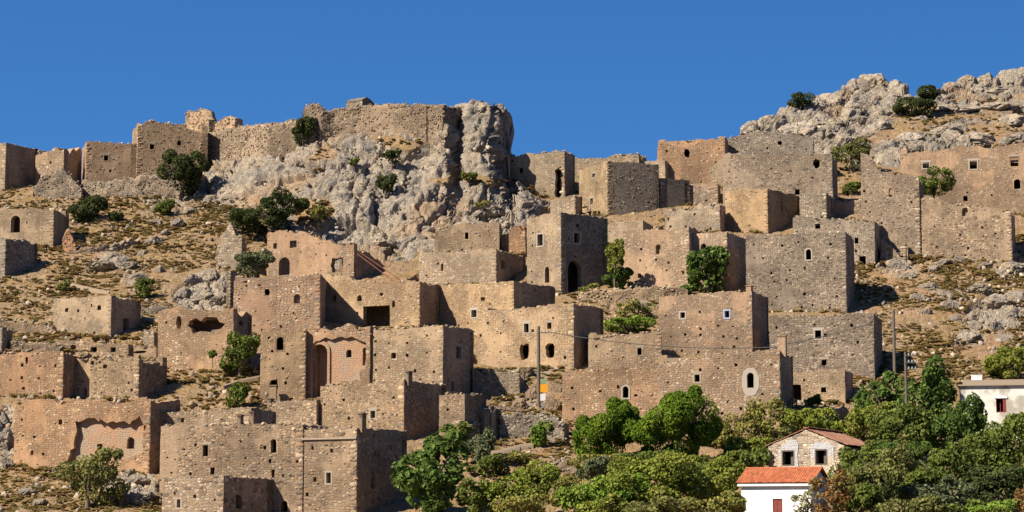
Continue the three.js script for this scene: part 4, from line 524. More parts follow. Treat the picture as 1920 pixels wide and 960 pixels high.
gridWall('ruined_wall', 'jagged dark wall stub at the west end of the castle wall', 'ruined wall', 'wall stumps', [[567, 210, 240, D(575, 236)], [574, 197, 240, D(575, 236)], [588, 194, 240, D(585, 234)], [598, 195, 240, D(595, 232)], [606, 203, 240, D(600, 232)], [618, 209, 240, D(610, 230)]], { tex: 'rubble', tint: [.8, .75, .7], thick: 1, ruin: .14 });
gridWall('ruined_wall', 'little wall nub on the skyline left of the upright dark bush', 'ruined wall', 'wall stumps', [[532, 232, 250, D(540, 244)], [540, 223, 250, D(540, 244)], [548, 225, 250, D(545, 244)]], { tex: 'rubble', tint: [.85, .8, .75], thick: .8, ruin: .12 });

// ------------------------------------------------------------------ trees and shrubs: crowns of many small leaf faces in clumps
function crownGeo({ w, h, dep = w, leaf = .16, n = 4000, clumps = 16, seed = 1, tones, long = 1.5, loose = .3, shell = .62 }) {
  const r = rng(seed), C = [], P = new Float32Array(n * 12), col = new Float32Array(n * 12), idx = new Uint32Array(n * 6), dir = new V3(), nn = new V3(), a = new V3(), b = new V3(), p = new V3();
  const sph = (o) => { const z = r() * 2 - 1, t = r() * 6.2832, s = Math.sqrt(1 - z * z); return o.set(s * Math.cos(t), z, s * Math.sin(t)); };
  const lobes = []; for (let k = 0; k < 5; k++) { const t = k * 1.257 + r() * .9, q = .34 + .26 * r(); lobes.push([Math.cos(t) * q, (k === 0 ? .36 : (r() - .55) * .75), Math.sin(t) * q * .8, .36 + .2 * r()]); }
  for (let k = 0; k < clumps; k++) { const L = lobes[k % 5]; sph(dir); const q = L[3] * (.75 + .35 * r()); C.push({ x: L[0] + dir.x * q, y: Math.max(-.86, L[1] + Math.abs(dir.y) * q * (dir.y < -.3 ? -1 : 1)), z: L[2] + dir.z * q, r: .13 + .17 * r(), t: r() }); }
  for (const L of lobes) C.push({ x: L[0], y: L[1], z: L[2], r: L[3] * .85, t: .3 }); C.push({ x: 0, y: -.35, z: 0, r: .5, t: .4 });
  let m = 0, tries = 0;
  while (m < n && tries++ < n * 6) {
    const c = C[Math.floor(r() * C.length)]; sph(dir); const q = c.r * (1 - loose * r() * r() + .1 * r()); p.set(c.x + dir.x * q, c.y + dir.y * q, c.z + dir.z * q);
    if (p.lengthSq() > 1.35) continue; let deep = false; for (const e of C) if (e !== c && (p.x - e.x) ** 2 + (p.y - e.y) ** 2 + (p.z - e.z) ** 2 < (e.r * .72) ** 2) { deep = true; break; } if (deep) continue;
    sph(nn).multiplyScalar(.9).addScaledVector(dir, .75).add(a.set(0, .25, 0)).normalize(); sph(a); a.addScaledVector(nn, -a.dot(nn)).normalize(); b.crossVectors(nn, a);
    const s = leaf * (.6 + .7 * r()), x = p.x * w / 2, y = p.y * h / 2, z = p.z * dep / 2, o = m * 12, L = s * long * .5, S = s * .5, up = s * .18;
    P.set([x + a.x * L, y + a.y * L, z + a.z * L, x + b.x * S + nn.x * up, y + b.y * S + nn.y * up, z + b.z * S + nn.z * up, x - a.x * L, y - a.y * L, z - a.z * L, x - b.x * S + nn.x * up, y - b.y * S + nn.y * up, z - b.z * S + nn.z * up], o);
    idx.set([m * 4, m * 4 + 1, m * 4 + 2, m * 4, m * 4 + 2, m * 4 + 3], m * 6);
    const T = tones[clamp(Math.floor((c.t * .6 + r() * .4) * tones.length), 0, tones.length - 1)], k = .75 + .5 * r(); for (let i = 0; i < 4; i++) col.set([T[0] * k, T[1] * k, T[2] * k], o + i * 3); m++;
  }
  const lo = [9e9, 9e9, 9e9], hi = [-9e9, -9e9, -9e9]; for (let i = 0; i < m * 12; i++) { lo[i % 3] = Math.min(lo[i % 3], P[i]); hi[i % 3] = Math.max(hi[i % 3], P[i]); }
  const size = [w, h, dep]; for (let i = 0; i < m * 12; i++) { const c = i % 3; P[i] = (P[i] - (lo[c] + hi[c]) / 2) * size[c] / (hi[c] - lo[c]); }
  const g = new THREE.BufferGeometry(); g.setAttribute('position', new THREE.BufferAttribute(P.slice(0, m * 12), 3)); g.setAttribute('color', new THREE.BufferAttribute(col.slice(0, m * 12), 3)); g.setIndex(new THREE.BufferAttribute(idx.slice(0, m * 6), 1)); g.computeVertexNormals(); return g;
}
function limb(a, b, r0, r1) { const d = b.clone().sub(a), g = new THREE.CylinderGeometry(r1, r0, d.length(), 7, 1, false); g.applyQuaternion(new THREE.Quaternion().setFromUnitVectors(new V3(0, 1, 0), d.clone().normalize())); return g.translate((a.x + b.x) / 2, (a.y + b.y) / 2, (a.z + b.z) / 2); }
const TONE = {
  dark: [[.05, .062, .02], [.065, .08, .026], [.085, .1, .035]], pine: [[.10, .155, .014], [.14, .205, .02], [.18, .25, .03]], fig: [[.065, .105, .022], [.1, .15, .032], [.14, .195, .05]], olive: [[.155, .155, .05], [.2, .195, .065], [.245, .235, .085]],
  yellow: [[.17, .2, .03], [.22, .24, .042], [.27, .26, .06]], bright: [[.14, .22, .03], [.19, .27, .04], [.24, .3, .055]], brown: [[.2, .2, .05], [.24, .225, .058], [.27, .21, .065], [.18, .21, .045]], rust: [[.24, .125, .05], [.28, .16, .06], [.18, .155, .045]], pale: [[.26, .23, .14], [.31, .28, .18], [.2, .2, .1]], moss: [[.1, .125, .026], [.14, .165, .036], [.185, .205, .05]], blue: [[.12, .135, .07], [.155, .17, .09], [.19, .2, .11]],
};
let plantSeed = 1000;
// px, py: middle of the crown in the picture; w, h its size there; foot: where it stands
function plant(name, cat, label, px, py, w, h, tone, { foot = py + h * .5, leaf = .14, fill = 1, group, d, trunk = .05, loose = .35, clumps = 16, long = 1.5, dp = .9, open = .62, dPlus = 0 } = {}) {
  const dist = (d ?? depthAt(px, foot)) + dPlus, k = dist / FOCAL, base = at(px, foot, dist), W = w * k * 1.08, H = h * k * 1.08, cy = tanE(py) * dist - base.y, o = thing(name, label, cat, group, base), r = rng(plantSeed += 13);
  const n = Math.round(clamp(fill * 3.4 * (W * H * 2.6) / (leaf * leaf), 200, 28000));
  const g = crownGeo({ w: W * 1.04, h: H * 1.04, dep: W * dp, leaf, n, clumps, seed: plantSeed, tones: TONE[tone], loose, long, shell: open }).translate(0, cy, 0); part('crown', g, M.leaf, o);
  const top = new V3(0, cy, 0), bot = new V3((r() - .5) * W * .1, -.6, 0), fork = bot.clone().lerp(top, .72), R = Math.max(.035, trunk * W), L = [limb(bot, fork, R, R * .7)];
  for (let i = 0; i < 5; i++) { const a = i * 1.26 + r(); L.push(limb(fork, new V3(Math.cos(a) * W * .3, cy + (r() - .2) * H * .35, Math.sin(a) * W * .3 * dp), R * .55, R * .15)); }
  part(h * k > 1.6 ? 'trunk' : 'stem', mergeGeometries(L), M.bark, o); return o;
}
const bush = (label, px, py, w, h, tone, o) => plant('shrub', 'shrub', label, px, py, w, h, tone, o), tree = (label, px, py, w, h, tone, o) => plant(o?.name ?? 'tree', 'tree', label, px, py, w, h, tone, o);
// on the ridge, the crag and the upper slopes
bush('large round dark bush below the fort-like ridge house', 345, 322, 90, 80, 'dark', { foot: 360, d: depthAt(345, 376) });
bush('wide dark bush right of the pointed arch window house', 165, 392, 66, 50, 'dark', { foot: 414 });
bush('small dark bush beside the wide one above the dry grass', 217, 405, 28, 22, 'dark');
bush('upright dark bush clinging to the curtain wall below the castle', 568, 247, 42, 54, 'dark', { dPlus: -.45, foot: 268 });
tree('broad dark evergreen spreading over the arched doorway ruin', 506, 402, 136, 82, 'dark', { foot: 446, d: depthAt(506, 452), clumps: 22 });
tree('darker evergreen arm over the broken wall stub', 455, 414, 50, 40, 'dark', { foot: 440 });
bush('small bush on the sunlit face of the crag, the upper one', 735, 292, 36, 28, 'dark', { dPlus: -.45 });
bush('round bush on the crag below the upper one', 724, 342, 40, 34, 'dark', { dPlus: -.45 });
bush('tiny bush in a crack on the left of the crag', 664, 304, 22, 16, 'moss', { dPlus: -.45 });
bush('flat green bush at the foot of the crag cliff', 880, 330, 30, 16, 'moss', { dPlus: -.45 });
bush('small green bush on rocks under the ridge rubble footing', 308, 388, 36, 30, 'moss');
bush('brownish scrub on the slope at the crag foot', 596, 400, 40, 30, 'brown', { fill: .6 });
bush('little scrub by the right base of the crag', 905, 382, 30, 14, 'brown', { fill: .6 });
bush('dark bush crowning the rocky hilltop saddle', 1717, 188, 80, 56, 'dark', { foot: 214, dPlus: -1 });
bush('dark bush on the hilltop skyline left of the summit rocks', 1502, 190, 52, 30, 'dark', { foot: 208 });
bush('pale grey-green bush above the gap beside the great eastern ruin', 1595, 288, 68, 54, 'olive', { foot: 322, fill: .7 });
bush('green bush in the shaded gap left of the great eastern ruin', 1598, 352, 36, 24, 'moss');
bush('rounded bush growing inside the great eastern ruin', 1752, 340, 80, 52, 'moss', { foot: 376, d: 206.5 });
bush('bluish shrub in front of the arched doorway ruin', 478, 495, 72, 54, 'blue', { foot: 522, d: depthAt(478, 530) - 1 });
bush('round olive shrub above the lone box-shaped house', 272, 540, 36, 36, 'moss', { foot: 560 });
bush('low tuft by the path left of the lone house', 118, 535, 30, 24, 'olive', { fill: .6 });
tree('round green tree beside the gutted ruin', 449, 660, 70, 76, 'moss', { foot: 708, clumps: 20 });
bush('small shrub below the round green tree', 447, 742, 46, 46, 'moss', { foot: 766 });
bush('tiny round shrub at the foot of the gutted ruin', 398, 664, 18, 16, 'moss', { foot: 674, d: depthAt(398, 702) - .6 });
tree('thin olive tree in front of the orange plastered room', 165, 892, 112, 100, 'olive', { foot: 955, fill: .55, loose: .6, clumps: 18 });
bush('scrubby growth right of the thin olive tree', 212, 925, 60, 50, 'brown', { fill: .5 });
bush('yellow-green creeper climbing beside the gateway tower', 1153, 482, 36, 64, 'yellow', { foot: 540, fill: .8, d: depthAt(1153, 548) });
bush('dark green shrub at the foot of the yellow-green creeper', 1158, 522, 56, 40, 'fig', { foot: 542 });
tree('dense green fig tree against the shaded pinkish house', 1327, 510, 76, 90, 'fig', { foot: 556, leaf: .24, name: 'fig_tree', d: depthAt(1327, 556) });
bush('low leafy shoot left of the dense fig tree', 1290, 542, 40, 22, 'fig', { foot: 554 });
bush('flat bright green thicket on the terrace above the low pale house', 1180, 608, 92, 30, 'bright', { foot: 624, clumps: 26 });
bush('dry brown brush above the flat bright thicket', 1192, 580, 70, 34, 'brown', { fill: .5 });
bush('dry tuft under the gateway tower arch', 1105, 540, 40, 18, 'brown', { fill: .5 });
// the trees below the village
tree('left one of the two bright green pines', 1141, 808, 124, 118, 'pine', { foot: 868, name: 'pine_tree', leaf: .1, fill: 1.3, clumps: 40, long: 3, d: depthAt(1143, 868) });
tree('right and larger one of the two bright green pines', 1272, 798, 160, 142, 'pine', { foot: 872, name: 'pine_tree', leaf: .1, fill: 1.3, clumps: 46, long: 3, d: depthAt(1276, 880) });
bush('small vivid shrub below the utility pole', 1017, 816, 42, 50, 'bright', { foot: 840 });
tree('tall dark fig tree beside the tall bottom house', 805, 885, 134, 146, 'fig', { foot: 975, leaf: .26, name: 'fig_tree', clumps: 24, d: 133 });
tree('upper branches of a fig reaching over the little sunlit house end', 852, 822, 70, 60, 'moss', { foot: 880, leaf: .22, d: 139, fill: .7 });
tree('olive tree right of the tall fig', 895, 836, 66, 66, 'blue', { foot: 876, fill: .8 });
bush('low green shrub under the footpath', 915, 874, 76, 42, 'moss', { foot: 894 });
bush('broad yellow-green shrub at the bottom centre', 968, 918, 150, 104, 'yellow', { foot: 975, clumps: 26, d: 132 });
bush('olive shrub in front of the broad yellow-green one', 985, 950, 110, 46, 'brown', { foot: 980, fill: .7, d: 129 });
bush('bright green shrub right of the broad yellow-green one', 1080, 938, 86, 62, 'bright', { foot: 972, d: 131 });
bush('grey-green shrub behind the bright green one', 1118, 884, 76, 56, 'blue', { foot: 915, fill: .8 });
bush('wide yellow-green thicket below the right pine', 1215, 915, 180, 120, 'yellow', { foot: 980, clumps: 30, d: 131 });
bush('yellow-green thicket between the wide thicket and the white house', 1318, 915, 150, 110, 'yellow', { foot: 980, clumps: 28, d: 132 });
bush('dark green scrub at the foot of the two pines', 1200, 868, 130, 44, 'moss', { foot: 888 });
bush('dark scrub right of the pines by the pale boulder', 1360, 866, 90, 44, 'moss', { foot: 886 });
tree('loose reddish-green tree under the egg-shaped window', 1412, 798, 110, 96, 'brown', { foot: 850, fill: .5, loose: .6, clumps: 22 });
bush('pale dry brush above the loose reddish tree', 1440, 764, 110, 44, 'pale', { fill: .35, loose: .7 });
bush('yellow-green vine heap above the stone gabled house', 1520, 796, 120, 60, 'yellow', { foot: 826, clumps: 24 });
bush('green vine heap left of the gabled house', 1400, 845, 86, 50, 'yellow', { foot: 868 });
bush('leafy creeper beside the gabled house roof', 1610, 800, 100, 64, 'yellow', { foot: 830, clumps: 20 });
bush('green creeper on the shed corner', 1524, 752, 30, 26, 'fig', { foot: 764, d: depthAt(1524, 760) - 1 });
tree('dark leafy tree right of the cross-window house', 1652, 735, 90, 76, 'fig', { foot: 790, leaf: .22, clumps: 20 });
tree('large dark tree behind the wire-carrying pole', 1738, 740, 116, 130, 'fig', { foot: 815, leaf: .18, loose: .5, clumps: 30 });
tree('rounded tree left of the white flat-roofed house', 1690, 812, 120, 100, 'moss', { foot: 870, leaf: .15, loose: .55, clumps: 30 });
tree('leafy tree covering the corner of the white flat-roofed house', 1795, 800, 110, 116, 'fig', { foot: 860, leaf: .15, loose: .55, clumps: 30, d: 147 });
tree('tall tree at the right edge below the white flat-roofed house', 1885, 845, 110, 130, 'moss', { foot: 930, leaf: .15, loose: .55, clumps: 30, d: 140 });
tree('broad tree between the gabled house and the right edge trees', 1775, 890, 150, 110, 'moss', { foot: 955, leaf: .15, loose: .55, clumps: 32, d: 137 });
tree('grey-green tree right of the white red-roofed house', 1655, 895, 120, 120, 'olive', { foot: 975, leaf: .14, loose: .55, clumps: 30, d: 131 });
tree('dark tree at the lower edge right of the grey-green one', 1760, 935, 130, 80, 'blue', { foot: 985, leaf: .14, loose: .55, clumps: 30, d: 131 });
tree('dark tree in the lower right corner', 1865, 920, 130, 90, 'dark', { foot: 985, leaf: .15, loose: .55, clumps: 30, d: 133 });
bush('reddish-brown shrub against the shaded end of the white red-roofed house', 1560, 925, 76, 84, 'rust', { foot: 985, fill: .6, loose: .6, d: 126 });
bush('bare twiggy shrub in front of the white red-roofed house', 1508, 945, 50, 60, 'pale', { foot: 990, fill: .2, loose: .8, d: 125 });
bush('light olive thicket above the white flat-roofed house', 1888, 680, 90, 62, 'yellow', { foot: 708, clumps: 22 });
bush('vine leaves filling the gap behind the gabled house', 1640, 850, 60, 50, 'moss', { foot: 875, d: 143 });
bush('sunlit green hedge tuft in the lower right corner', 1868, 952, 110, 30, 'bright', { foot: 985, d: 127 });
bush('rusty bush at the right edge bottom', 1918, 935, 30, 60, 'rust', { foot: 985, d: 127, fill: .6 });

bush('yellow-green shrub at the very bottom between two thickets', 1130, 955, 90, 60, 'yellow', { foot: 990, d: 128 });
bush('olive-brown scrub filling the bottom edge left of the white house', 1335, 955, 120, 66, 'brown', { foot: 990, d: 127 });
bush('light olive scrub at the bottom below the wide yellow-green thicket', 1235, 960, 130, 54, 'olive', { foot: 990, d: 127 });
bush('green shrub between the tall fig and the broad yellow-green shrub', 895, 935, 80, 70, 'moss', { foot: 975, d: 132 });
bush('dark shrub below the white flat-roofed house door side', 1835, 845, 100, 70, 'moss', { foot: 880, d: 145 });
bush('shaded green shrub at the right end of the gabled house', 1615, 868, 80, 66, 'moss', { foot: 900, d: 138 });
bush('dense green filler shrub under the thin wooden pole', 1700, 865, 120, 70, 'fig', { foot: 900, d: 141 });
bush('dark shrub between the gabled house and the grey-green tree', 1720, 915, 110, 70, 'moss', { foot: 955, d: 134 });
bush('mid-green shrub at the right edge under the tall tree', 1910, 890, 70, 70, 'moss', { foot: 930, d: 136 });
bush('vine-green growth on the bank left of the gabled house', 1340, 815, 70, 50, 'brown', { foot: 840, fill: .7 });
bush('low vines along the bank under the porch shed', 1480, 782, 130, 30, 'yellow', { foot: 798, clumps: 24, fill: .7 });
bush('leafy growth right of the loose reddish tree', 1460, 822, 70, 50, 'olive', { foot: 850, fill: .8 });
bush('scrub spilling below the dark leafy tree', 1640, 780, 90, 50, 'yellow', { foot: 806, fill: .8 });
bush('tree-high shrub closing the lower right bottom edge', 1700, 960, 120, 60, 'olive', { foot: 995, d: 127 });
bush('dusky shrub at the bottom edge beside the hedge tuft', 1800, 962, 100, 50, 'moss', { foot: 995, d: 128 });

bush('leafy scrub in front of the left pine trunk', 1120, 872, 110, 40, 'brown', { foot: 890, d: 143 });
bush('yellow-green scrub below the gap between the pines', 1255, 876, 120, 50, 'yellow', { foot: 905, d: 140 });
bush('olive scrub between the right pine and the white house', 1345, 895, 110, 60, 'moss', { foot: 925, d: 137 });
bush('brown-green scrub right above the red tiled roof', 1420, 866, 60, 46, 'moss', { foot: 890, d: 141 });
bush('low rust-tinged shrub left of the grey-green shrub', 1055, 912, 80, 40, 'brown', { foot: 935, d: 136, fill: .8 });
bush('big bright bush at the bottom edge beside the bright green shrub', 1165, 930, 110, 80, 'bright', { foot: 985, d: 130 });
bush('shrub filling the edge right of the reddish-brown one', 1610, 945, 90, 76, 'moss', { foot: 990, d: 129 });
bush('leafy dark shrub behind the bare twiggy one and the white house corner', 1590, 900, 70, 60, 'moss', { foot: 940, d: 133 });
bush('grass-green tuft on the footpath bank by the vivid shrub', 960, 858, 70, 26, 'brown', { foot: 872, fill: .6 });

// ------------------------------------------------------------------ poles, wires and the small houses below
function pole(label, px, top, foot, rad, arms, dp) {
  const d = dp ?? depthAt(px, foot), p = at(px, foot, d), h = tanE(top) * d - p.y, o = thing('utility_pole', label, 'utility pole', 'utility poles', p);
  part('post', new THREE.CylinderGeometry(rad * .75, rad, h + 1, 10).translate(0, h / 2 - .5, 0), M.greyWood, o); o.userData.top = h;
  for (const y of arms) { part('cross_arm', box(.75, .07, .08, .32, h - y, .1), M.greyWood, o); for (const x of [.2, .42, .64]) part('insulator', new THREE.CylinderGeometry(.045, .055, .14, 8).translate(x, h - y + .1, .1), M.porcelain, o); }
  return o;
}
const pole1 = pole('tall grey utility pole with an orange box, before the two ragged holes', 1010, 612, 800, .15, [.45], 161);
pole('plain weathered pole right of the cross-window house', 1678, 580, 722, .13, []);
const pole3 = pole('thin pole with stacked insulator arms among the right-hand trees', 1701, 660, 832, .11, [.25, .7, 1.15]);
{ const f = (px, py) => { const d = -pole1.position.z - .25, a = at(px, py, d); return a.sub(pole1.position); };
  const add = (n, px, py, w, h, m) => { const p = f(px, py), k = -pole1.position.z / FOCAL; part(n, box(w * k, h * k, .18, p.x, p.y, p.z), m, pole1); };
  add('orange_box', 1020, 728, 14, 15, M.orangeSign); add('meter_box', 1018, 745, 10, 13, M.whiteBox); add('green_box', 1020, 715, 9, 9, M.greenBox); add('bracket', 1018, 760, 6, 12, M.metal); }
function wire(label, a, b, sag) { const c = new THREE.QuadraticBezierCurve3(a, a.clone().lerp(b, .5).add(new V3(0, -sag * 2, 0)), b), m = new THREE.Mesh(new THREE.TubeGeometry(c, 24, .03, 5), M.wire); m.name = numbered('power_line'); m.castShadow = m.receiveShadow = true; scene.add(m); tag(m, label, 'wire', 'power lines'); }
wire('power line dipping from the orange-box pole across the low pale house', at(1026, 622, 165), at(1466, 650, 163), .5);
wire('power line from the chimney of the egg-window house up to the grey cross-window house', at(1470, 646, 163), at(1640, 604, 164), .12);
wire('power line from the roof block by the fig to the foot path wall', at(762, 728, 151), at(1008, 776, 160), .25);

function roofSheet(w, l, wave, amp, seed) {                     // tiled slope: rows of round tiles, w along the eave, l up the slope
  const nx = Math.round(w / wave * 6), ny = Math.max(2, Math.round(l / .32)) * 3, P = [], U = [], I = [], K = [], r = rng(seed);
  for (let j = 0; j <= ny; j++) for (let i = 0; i <= nx; i++) { const x = w * i / nx, y = l * j / ny, row = Math.floor(j / 3), col = Math.floor(x / wave); P.push(x, y, amp * (Math.abs(Math.sin(Math.PI * x / wave)) + .35 * (1 - (j % 3) / 3)) + (h3(col, row, seed) - .5) * amp * .5); U.push(x, y); const k = .7 + .5 * h3(col, row, seed + 3), g2 = .9 + .25 * vnoise(x * .8, y * .8, seed); K.push(k, k * g2, k * g2); }
  for (let j = 0; j < ny; j++) for (let i = 0; i < nx; i++) { const a = j * (nx + 1) + i, b = a + nx + 1; I.push(a, a + 1, b + 1, a, b + 1, b); }
  const g = new THREE.BufferGeometry(); g.setAttribute('position', new THREE.Float32BufferAttribute(P, 3)); g.setAttribute('uv', new THREE.Float32BufferAttribute(U, 2)); g.setAttribute('color', new THREE.Float32BufferAttribute(K, 3)); g.setIndex(I); g.computeVertexNormals(); return g;
}
const put2 = (m, o, x, y, z) => { m.position.set(x, y, z); return m; };
// the three lived-in houses
function smallHouses() {
  const h1 = frame({ L: 1391, C: 1521, R: 1562, top: 906, base: 1000, d: 128, yaw: 20 }), h2 = frame({ L: 1441, C: 1583, dep: 6.5, top: 834, base: 900, d: 139, yaw: 26 }), h3_ = frame({ L: 1801, C: 2010, dep: 5, top: 721, base: 815, d: 152, yaw: 13 });
  const lr = (f) => { const n = 20; return n; };
  // white house with the red tiled roof: ridge along the front
  { const f = h1, r = rng(3), o = thing('white_house', 'white house with a bright red tiled roof at the bottom of the picture', 'house', null, f.p); o.rotation.y = -f.yaw; f.Lr = 4.6;
    const [u, v] = f.uv(1458, 952), w = .54, hh = .98, A = [[0, -3], [f.Lf, -3], [f.Lf, f.H], [0, f.H]], hole = ring('r', u, v, w, hh, 0, r);
    part('wall', slabOf(A, [hole], .35).translate(-f.Lf, 0, -.35), M.white, o);
    const rise = .8, G = [[.36, -3], [f.Lr, -3], [f.Lr, f.H], [f.Lr / 2, f.H + rise], [.36, f.H + .18]];
    const s = part('wall', slabOf(G, [], .35).translate(0, 0, -.35), M.white, o); s.rotation.y = Math.PI / 2;
    const s2 = part('wall', slabOf(G, [], .35), M.white, o); s2.rotation.y = Math.PI / 2; s2.position.x = -f.Lf; part('wall', box(f.Lf - .8, f.H + 3, .3, -f.Lf / 2, f.H / 2 - 1.5, -f.Lr + .2), M.white, o);
    const sh = part('shutter', box(w, hh, .06, 0, 0, 0), M.red, o); sh.position.set(u - f.Lf, v, -.1); part('handle', box(.03, .1, .04, .02, 0, .05), M.metal, sh); for (const x of [-.13, .13]) part('panel', box(.2, hh * .8, .03, x, 0, .035), M.red, sh);
    const sl = Math.hypot(f.Lr / 2 + .2, rise + .12), ang = Math.atan2(rise + .15, f.Lr / 2 + .3), rf = part('roof', roofSheet(f.Lf + .5, sl, .14, .04, 4), M.tile, o); rf.position.set(-f.Lf - .3, f.H + .02, .18); rf.rotation.x = -(Math.PI / 2 - ang);
    const rb = part('roof', roofSheet(f.Lf + .5, sl, .14, .04, 5), M.tile, o); rb.position.set(.2, f.H + .02, -f.Lr - .18); rb.rotation.set(-(Math.PI / 2 - ang), 0, 0); rb.rotation.order = 'YXZ'; rb.rotation.y = Math.PI;
    part('ridge_tiles', new THREE.CylinderGeometry(.1, .1, f.Lf + .5, 10).rotateZ(Math.PI / 2).translate(-f.Lf / 2 - .05, f.H + rise + .09, -f.Lr / 2), M.ridge, rf.parent); part('eave', box(f.Lf + .3, .12, .2, -f.Lf / 2 - .02, f.H - .08, .1), M.white, o);
  }
  // stone house with its gable to the viewer
  { const f = h2, r = rng(4), o = thing('gabled_house', 'old stone house with a patched bluish gable and two empty windows', 'house', null, f.p); o.rotation.y = -f.yaw;
    const apex = f.uv(1512, 806), A = [[0, -2], [f.Lf, -2]]; for (let i = 0; i <= 24; i++) { const t = i / 24, x = f.Lf * (1 - t); A.push([x + (r() - .5) * .03, f.H - .02 + (apex[1] - f.H) * (1 - Math.abs(2 * t - 1)) + (r() - .5) * .08]); }
    const a = f.uv(1478, 859), b = f.uv(1540, 857), k = f.d / FOCAL, H1 = ring('r', a[0], a[1], 23 * k, 27 * k, .03, r), H2 = ring('r', b[0], b[1], 22 * k, 27 * k, .03, r);
    part('wall', slabOf(A, [H1, H2], .5).translate(-f.Lf, 0, -.5), mason('grey', [1.95, 1.92, 1.9]), o);
    const pl = (pts, holes) => part('plaster_patch', slabOf(pts.map(([x, y]) => { const q = f.uv(x, y); return [q[0] + (r() - .5) * .05, q[1] + (r() - .5) * .05]; }), holes, .03).translate(-f.Lf, 0, .012), M.bluish, o);
    pl([[1458, 890], [1459, 850], [1466, 836], [1482, 826], [1494, 825], [1497, 836], [1496, 850], [1499, 890]], [ring('r', a[0], a[1], 26 * k, 30 * k, 0, r)]); pl([[1521, 890], [1520, 850], [1519, 836], [1530, 830], [1550, 829], [1563, 836], [1564, 860], [1571, 890]], [ring('r', b[0], b[1], 25 * k, 30 * k, 0, r)]);
    for (const [c, w] of [[a, 23], [b, 22]]) { const fr = part('window', slabOf(ring('r', c[0], c[1], (w + 3) * k, 30 * k, .02, r), [ring('r', c[0], c[1], (w - 2) * k, 25 * k, 0, r)], .2).translate(-f.Lf, 0, -.16), M.wood, o); part('shutter', box(w * .36 * k, 24 * k, .05, c[0] - f.Lf + w * .28 * k, c[1], -.3), M.greyWood, fr); }
    for (const s of [-1, 1]) { const sl = Math.hypot(f.Lf / 2 + .2, apex[1] - f.H), ang = Math.atan2(apex[1] - f.H, f.Lf / 2), g = roofSheet(6.7, sl + .25, .24, .06, 7 + s); const m = part('roof', g, M.oldTile, o);
      m.rotation.order = 'YXZ'; m.rotation.y = s > 0 ? Math.PI / 2 : -Math.PI / 2; m.rotation.x = -(Math.PI / 2 - ang); m.position.set(s > 0 ? .2 : -f.Lf - .2, f.H - .02, s > 0 ? -.12 : -6.8); }
    const side = part('wall', slabOf([[.5, -2], [6.5, -2], [6.5, f.H - .1], [.5, f.H - .1]], [], .5).translate(0, 0, -.5), mason('grey', 1), o); side.rotation.y = Math.PI / 2; const s2 = part('wall', slabOf([[.5, -2], [6.5, -2], [6.5, f.H - .1], [.5, f.H - .1]], [], .5), mason('grey', 1), o); s2.rotation.y = Math.PI / 2; s2.position.x = -f.Lf;
    part('wall', slabOf(A, [], .5).translate(-f.Lf, 0, -6.99), mason('grey', 1), o);
  }
  { const f = h3_, r = rng(6), o = thing('white_flat_house', 'weathered white house with a flat grey roof, a chimney and red shutters', 'house', null, f.p); o.rotation.y = -f.yaw; const k = f.d / FOCAL;
    const [u, v] = f.uv(1877, 760), H = ring('r', u, v, 18 * k, 26 * k, .02, r);
    part('wall', slabOf([[0, -3], [f.Lf, -3], [f.Lf, f.H], [0, f.H]], [H], .45).translate(-f.Lf, 0, -.45), M.worn, o);
    for (const x of [-f.Lf, -.45]) part('wall', box(.45, f.H + 3, f.Lr - .5, x + .225, f.H / 2 - 1.5, -f.Lr / 2 - .24), M.worn, o); part('wall', box(f.Lf - 1, f.H + 3, .4, -f.Lf / 2, f.H / 2 - 1.5, -f.Lr + .25), M.worn, o);
    part('roof', mergeGeometries([box(f.Lf + .3, .1, f.Lr + .3, -f.Lf / 2, f.H + .05, -f.Lr / 2 + .05), box(f.Lf - .4, .32, f.Lr - .6, -f.Lf / 2, f.H + .26, -f.Lr / 2)]), M.slab, o);
    const c = f.uv(1831, 712); part('chimney', mergeGeometries([box(20 * k, .6, .6, 0, 0, 0), box(22 * k, .06, .66, 0, .33, 0)]), M.white, o).position.set(c[0] - f.Lf, c[1], -.8);
    const w = part('window', slabOf(ring('r', u, v, 20 * k, 28 * k, 0, r), [ring('r', u, v, 15 * k, 24 * k, 0, r)], .1).translate(-f.Lf, 0, -.2), M.red, o); part('shutter', box(6 * k, 25 * k, .04, u - f.Lf + 6.5 * k, v, -.02), M.red, w); part('sash', box(.04, 24 * k, .04, u - f.Lf - 1.5 * k, v, -.22), M.red, w); part('lintel', box(24 * k, .12, .1, u - f.Lf, v + 15 * k, .02), M.white, w);
  }
}
smallHouses();
{ // two rusty beams leaning across the shaded room of the arched doorway ruin
  const beam = (label, a, b) => { const m = new THREE.Mesh(limb(a, b, .035, .035), M.rust); m.name = numbered('rusty_beam'); m.castShadow = m.receiveShadow = true; scene.add(m); tag(m, label, 'beam', 'rusty beams'); };
  beam('upper rusty beam slanting across the shaded side of the doorway ruin', at(676, 474, 190), at(752, 526, 189)); beam('lower rusty beam slanting across the shaded side of the doorway ruin', at(670, 476, 190), at(738, 527, 188.6));
}
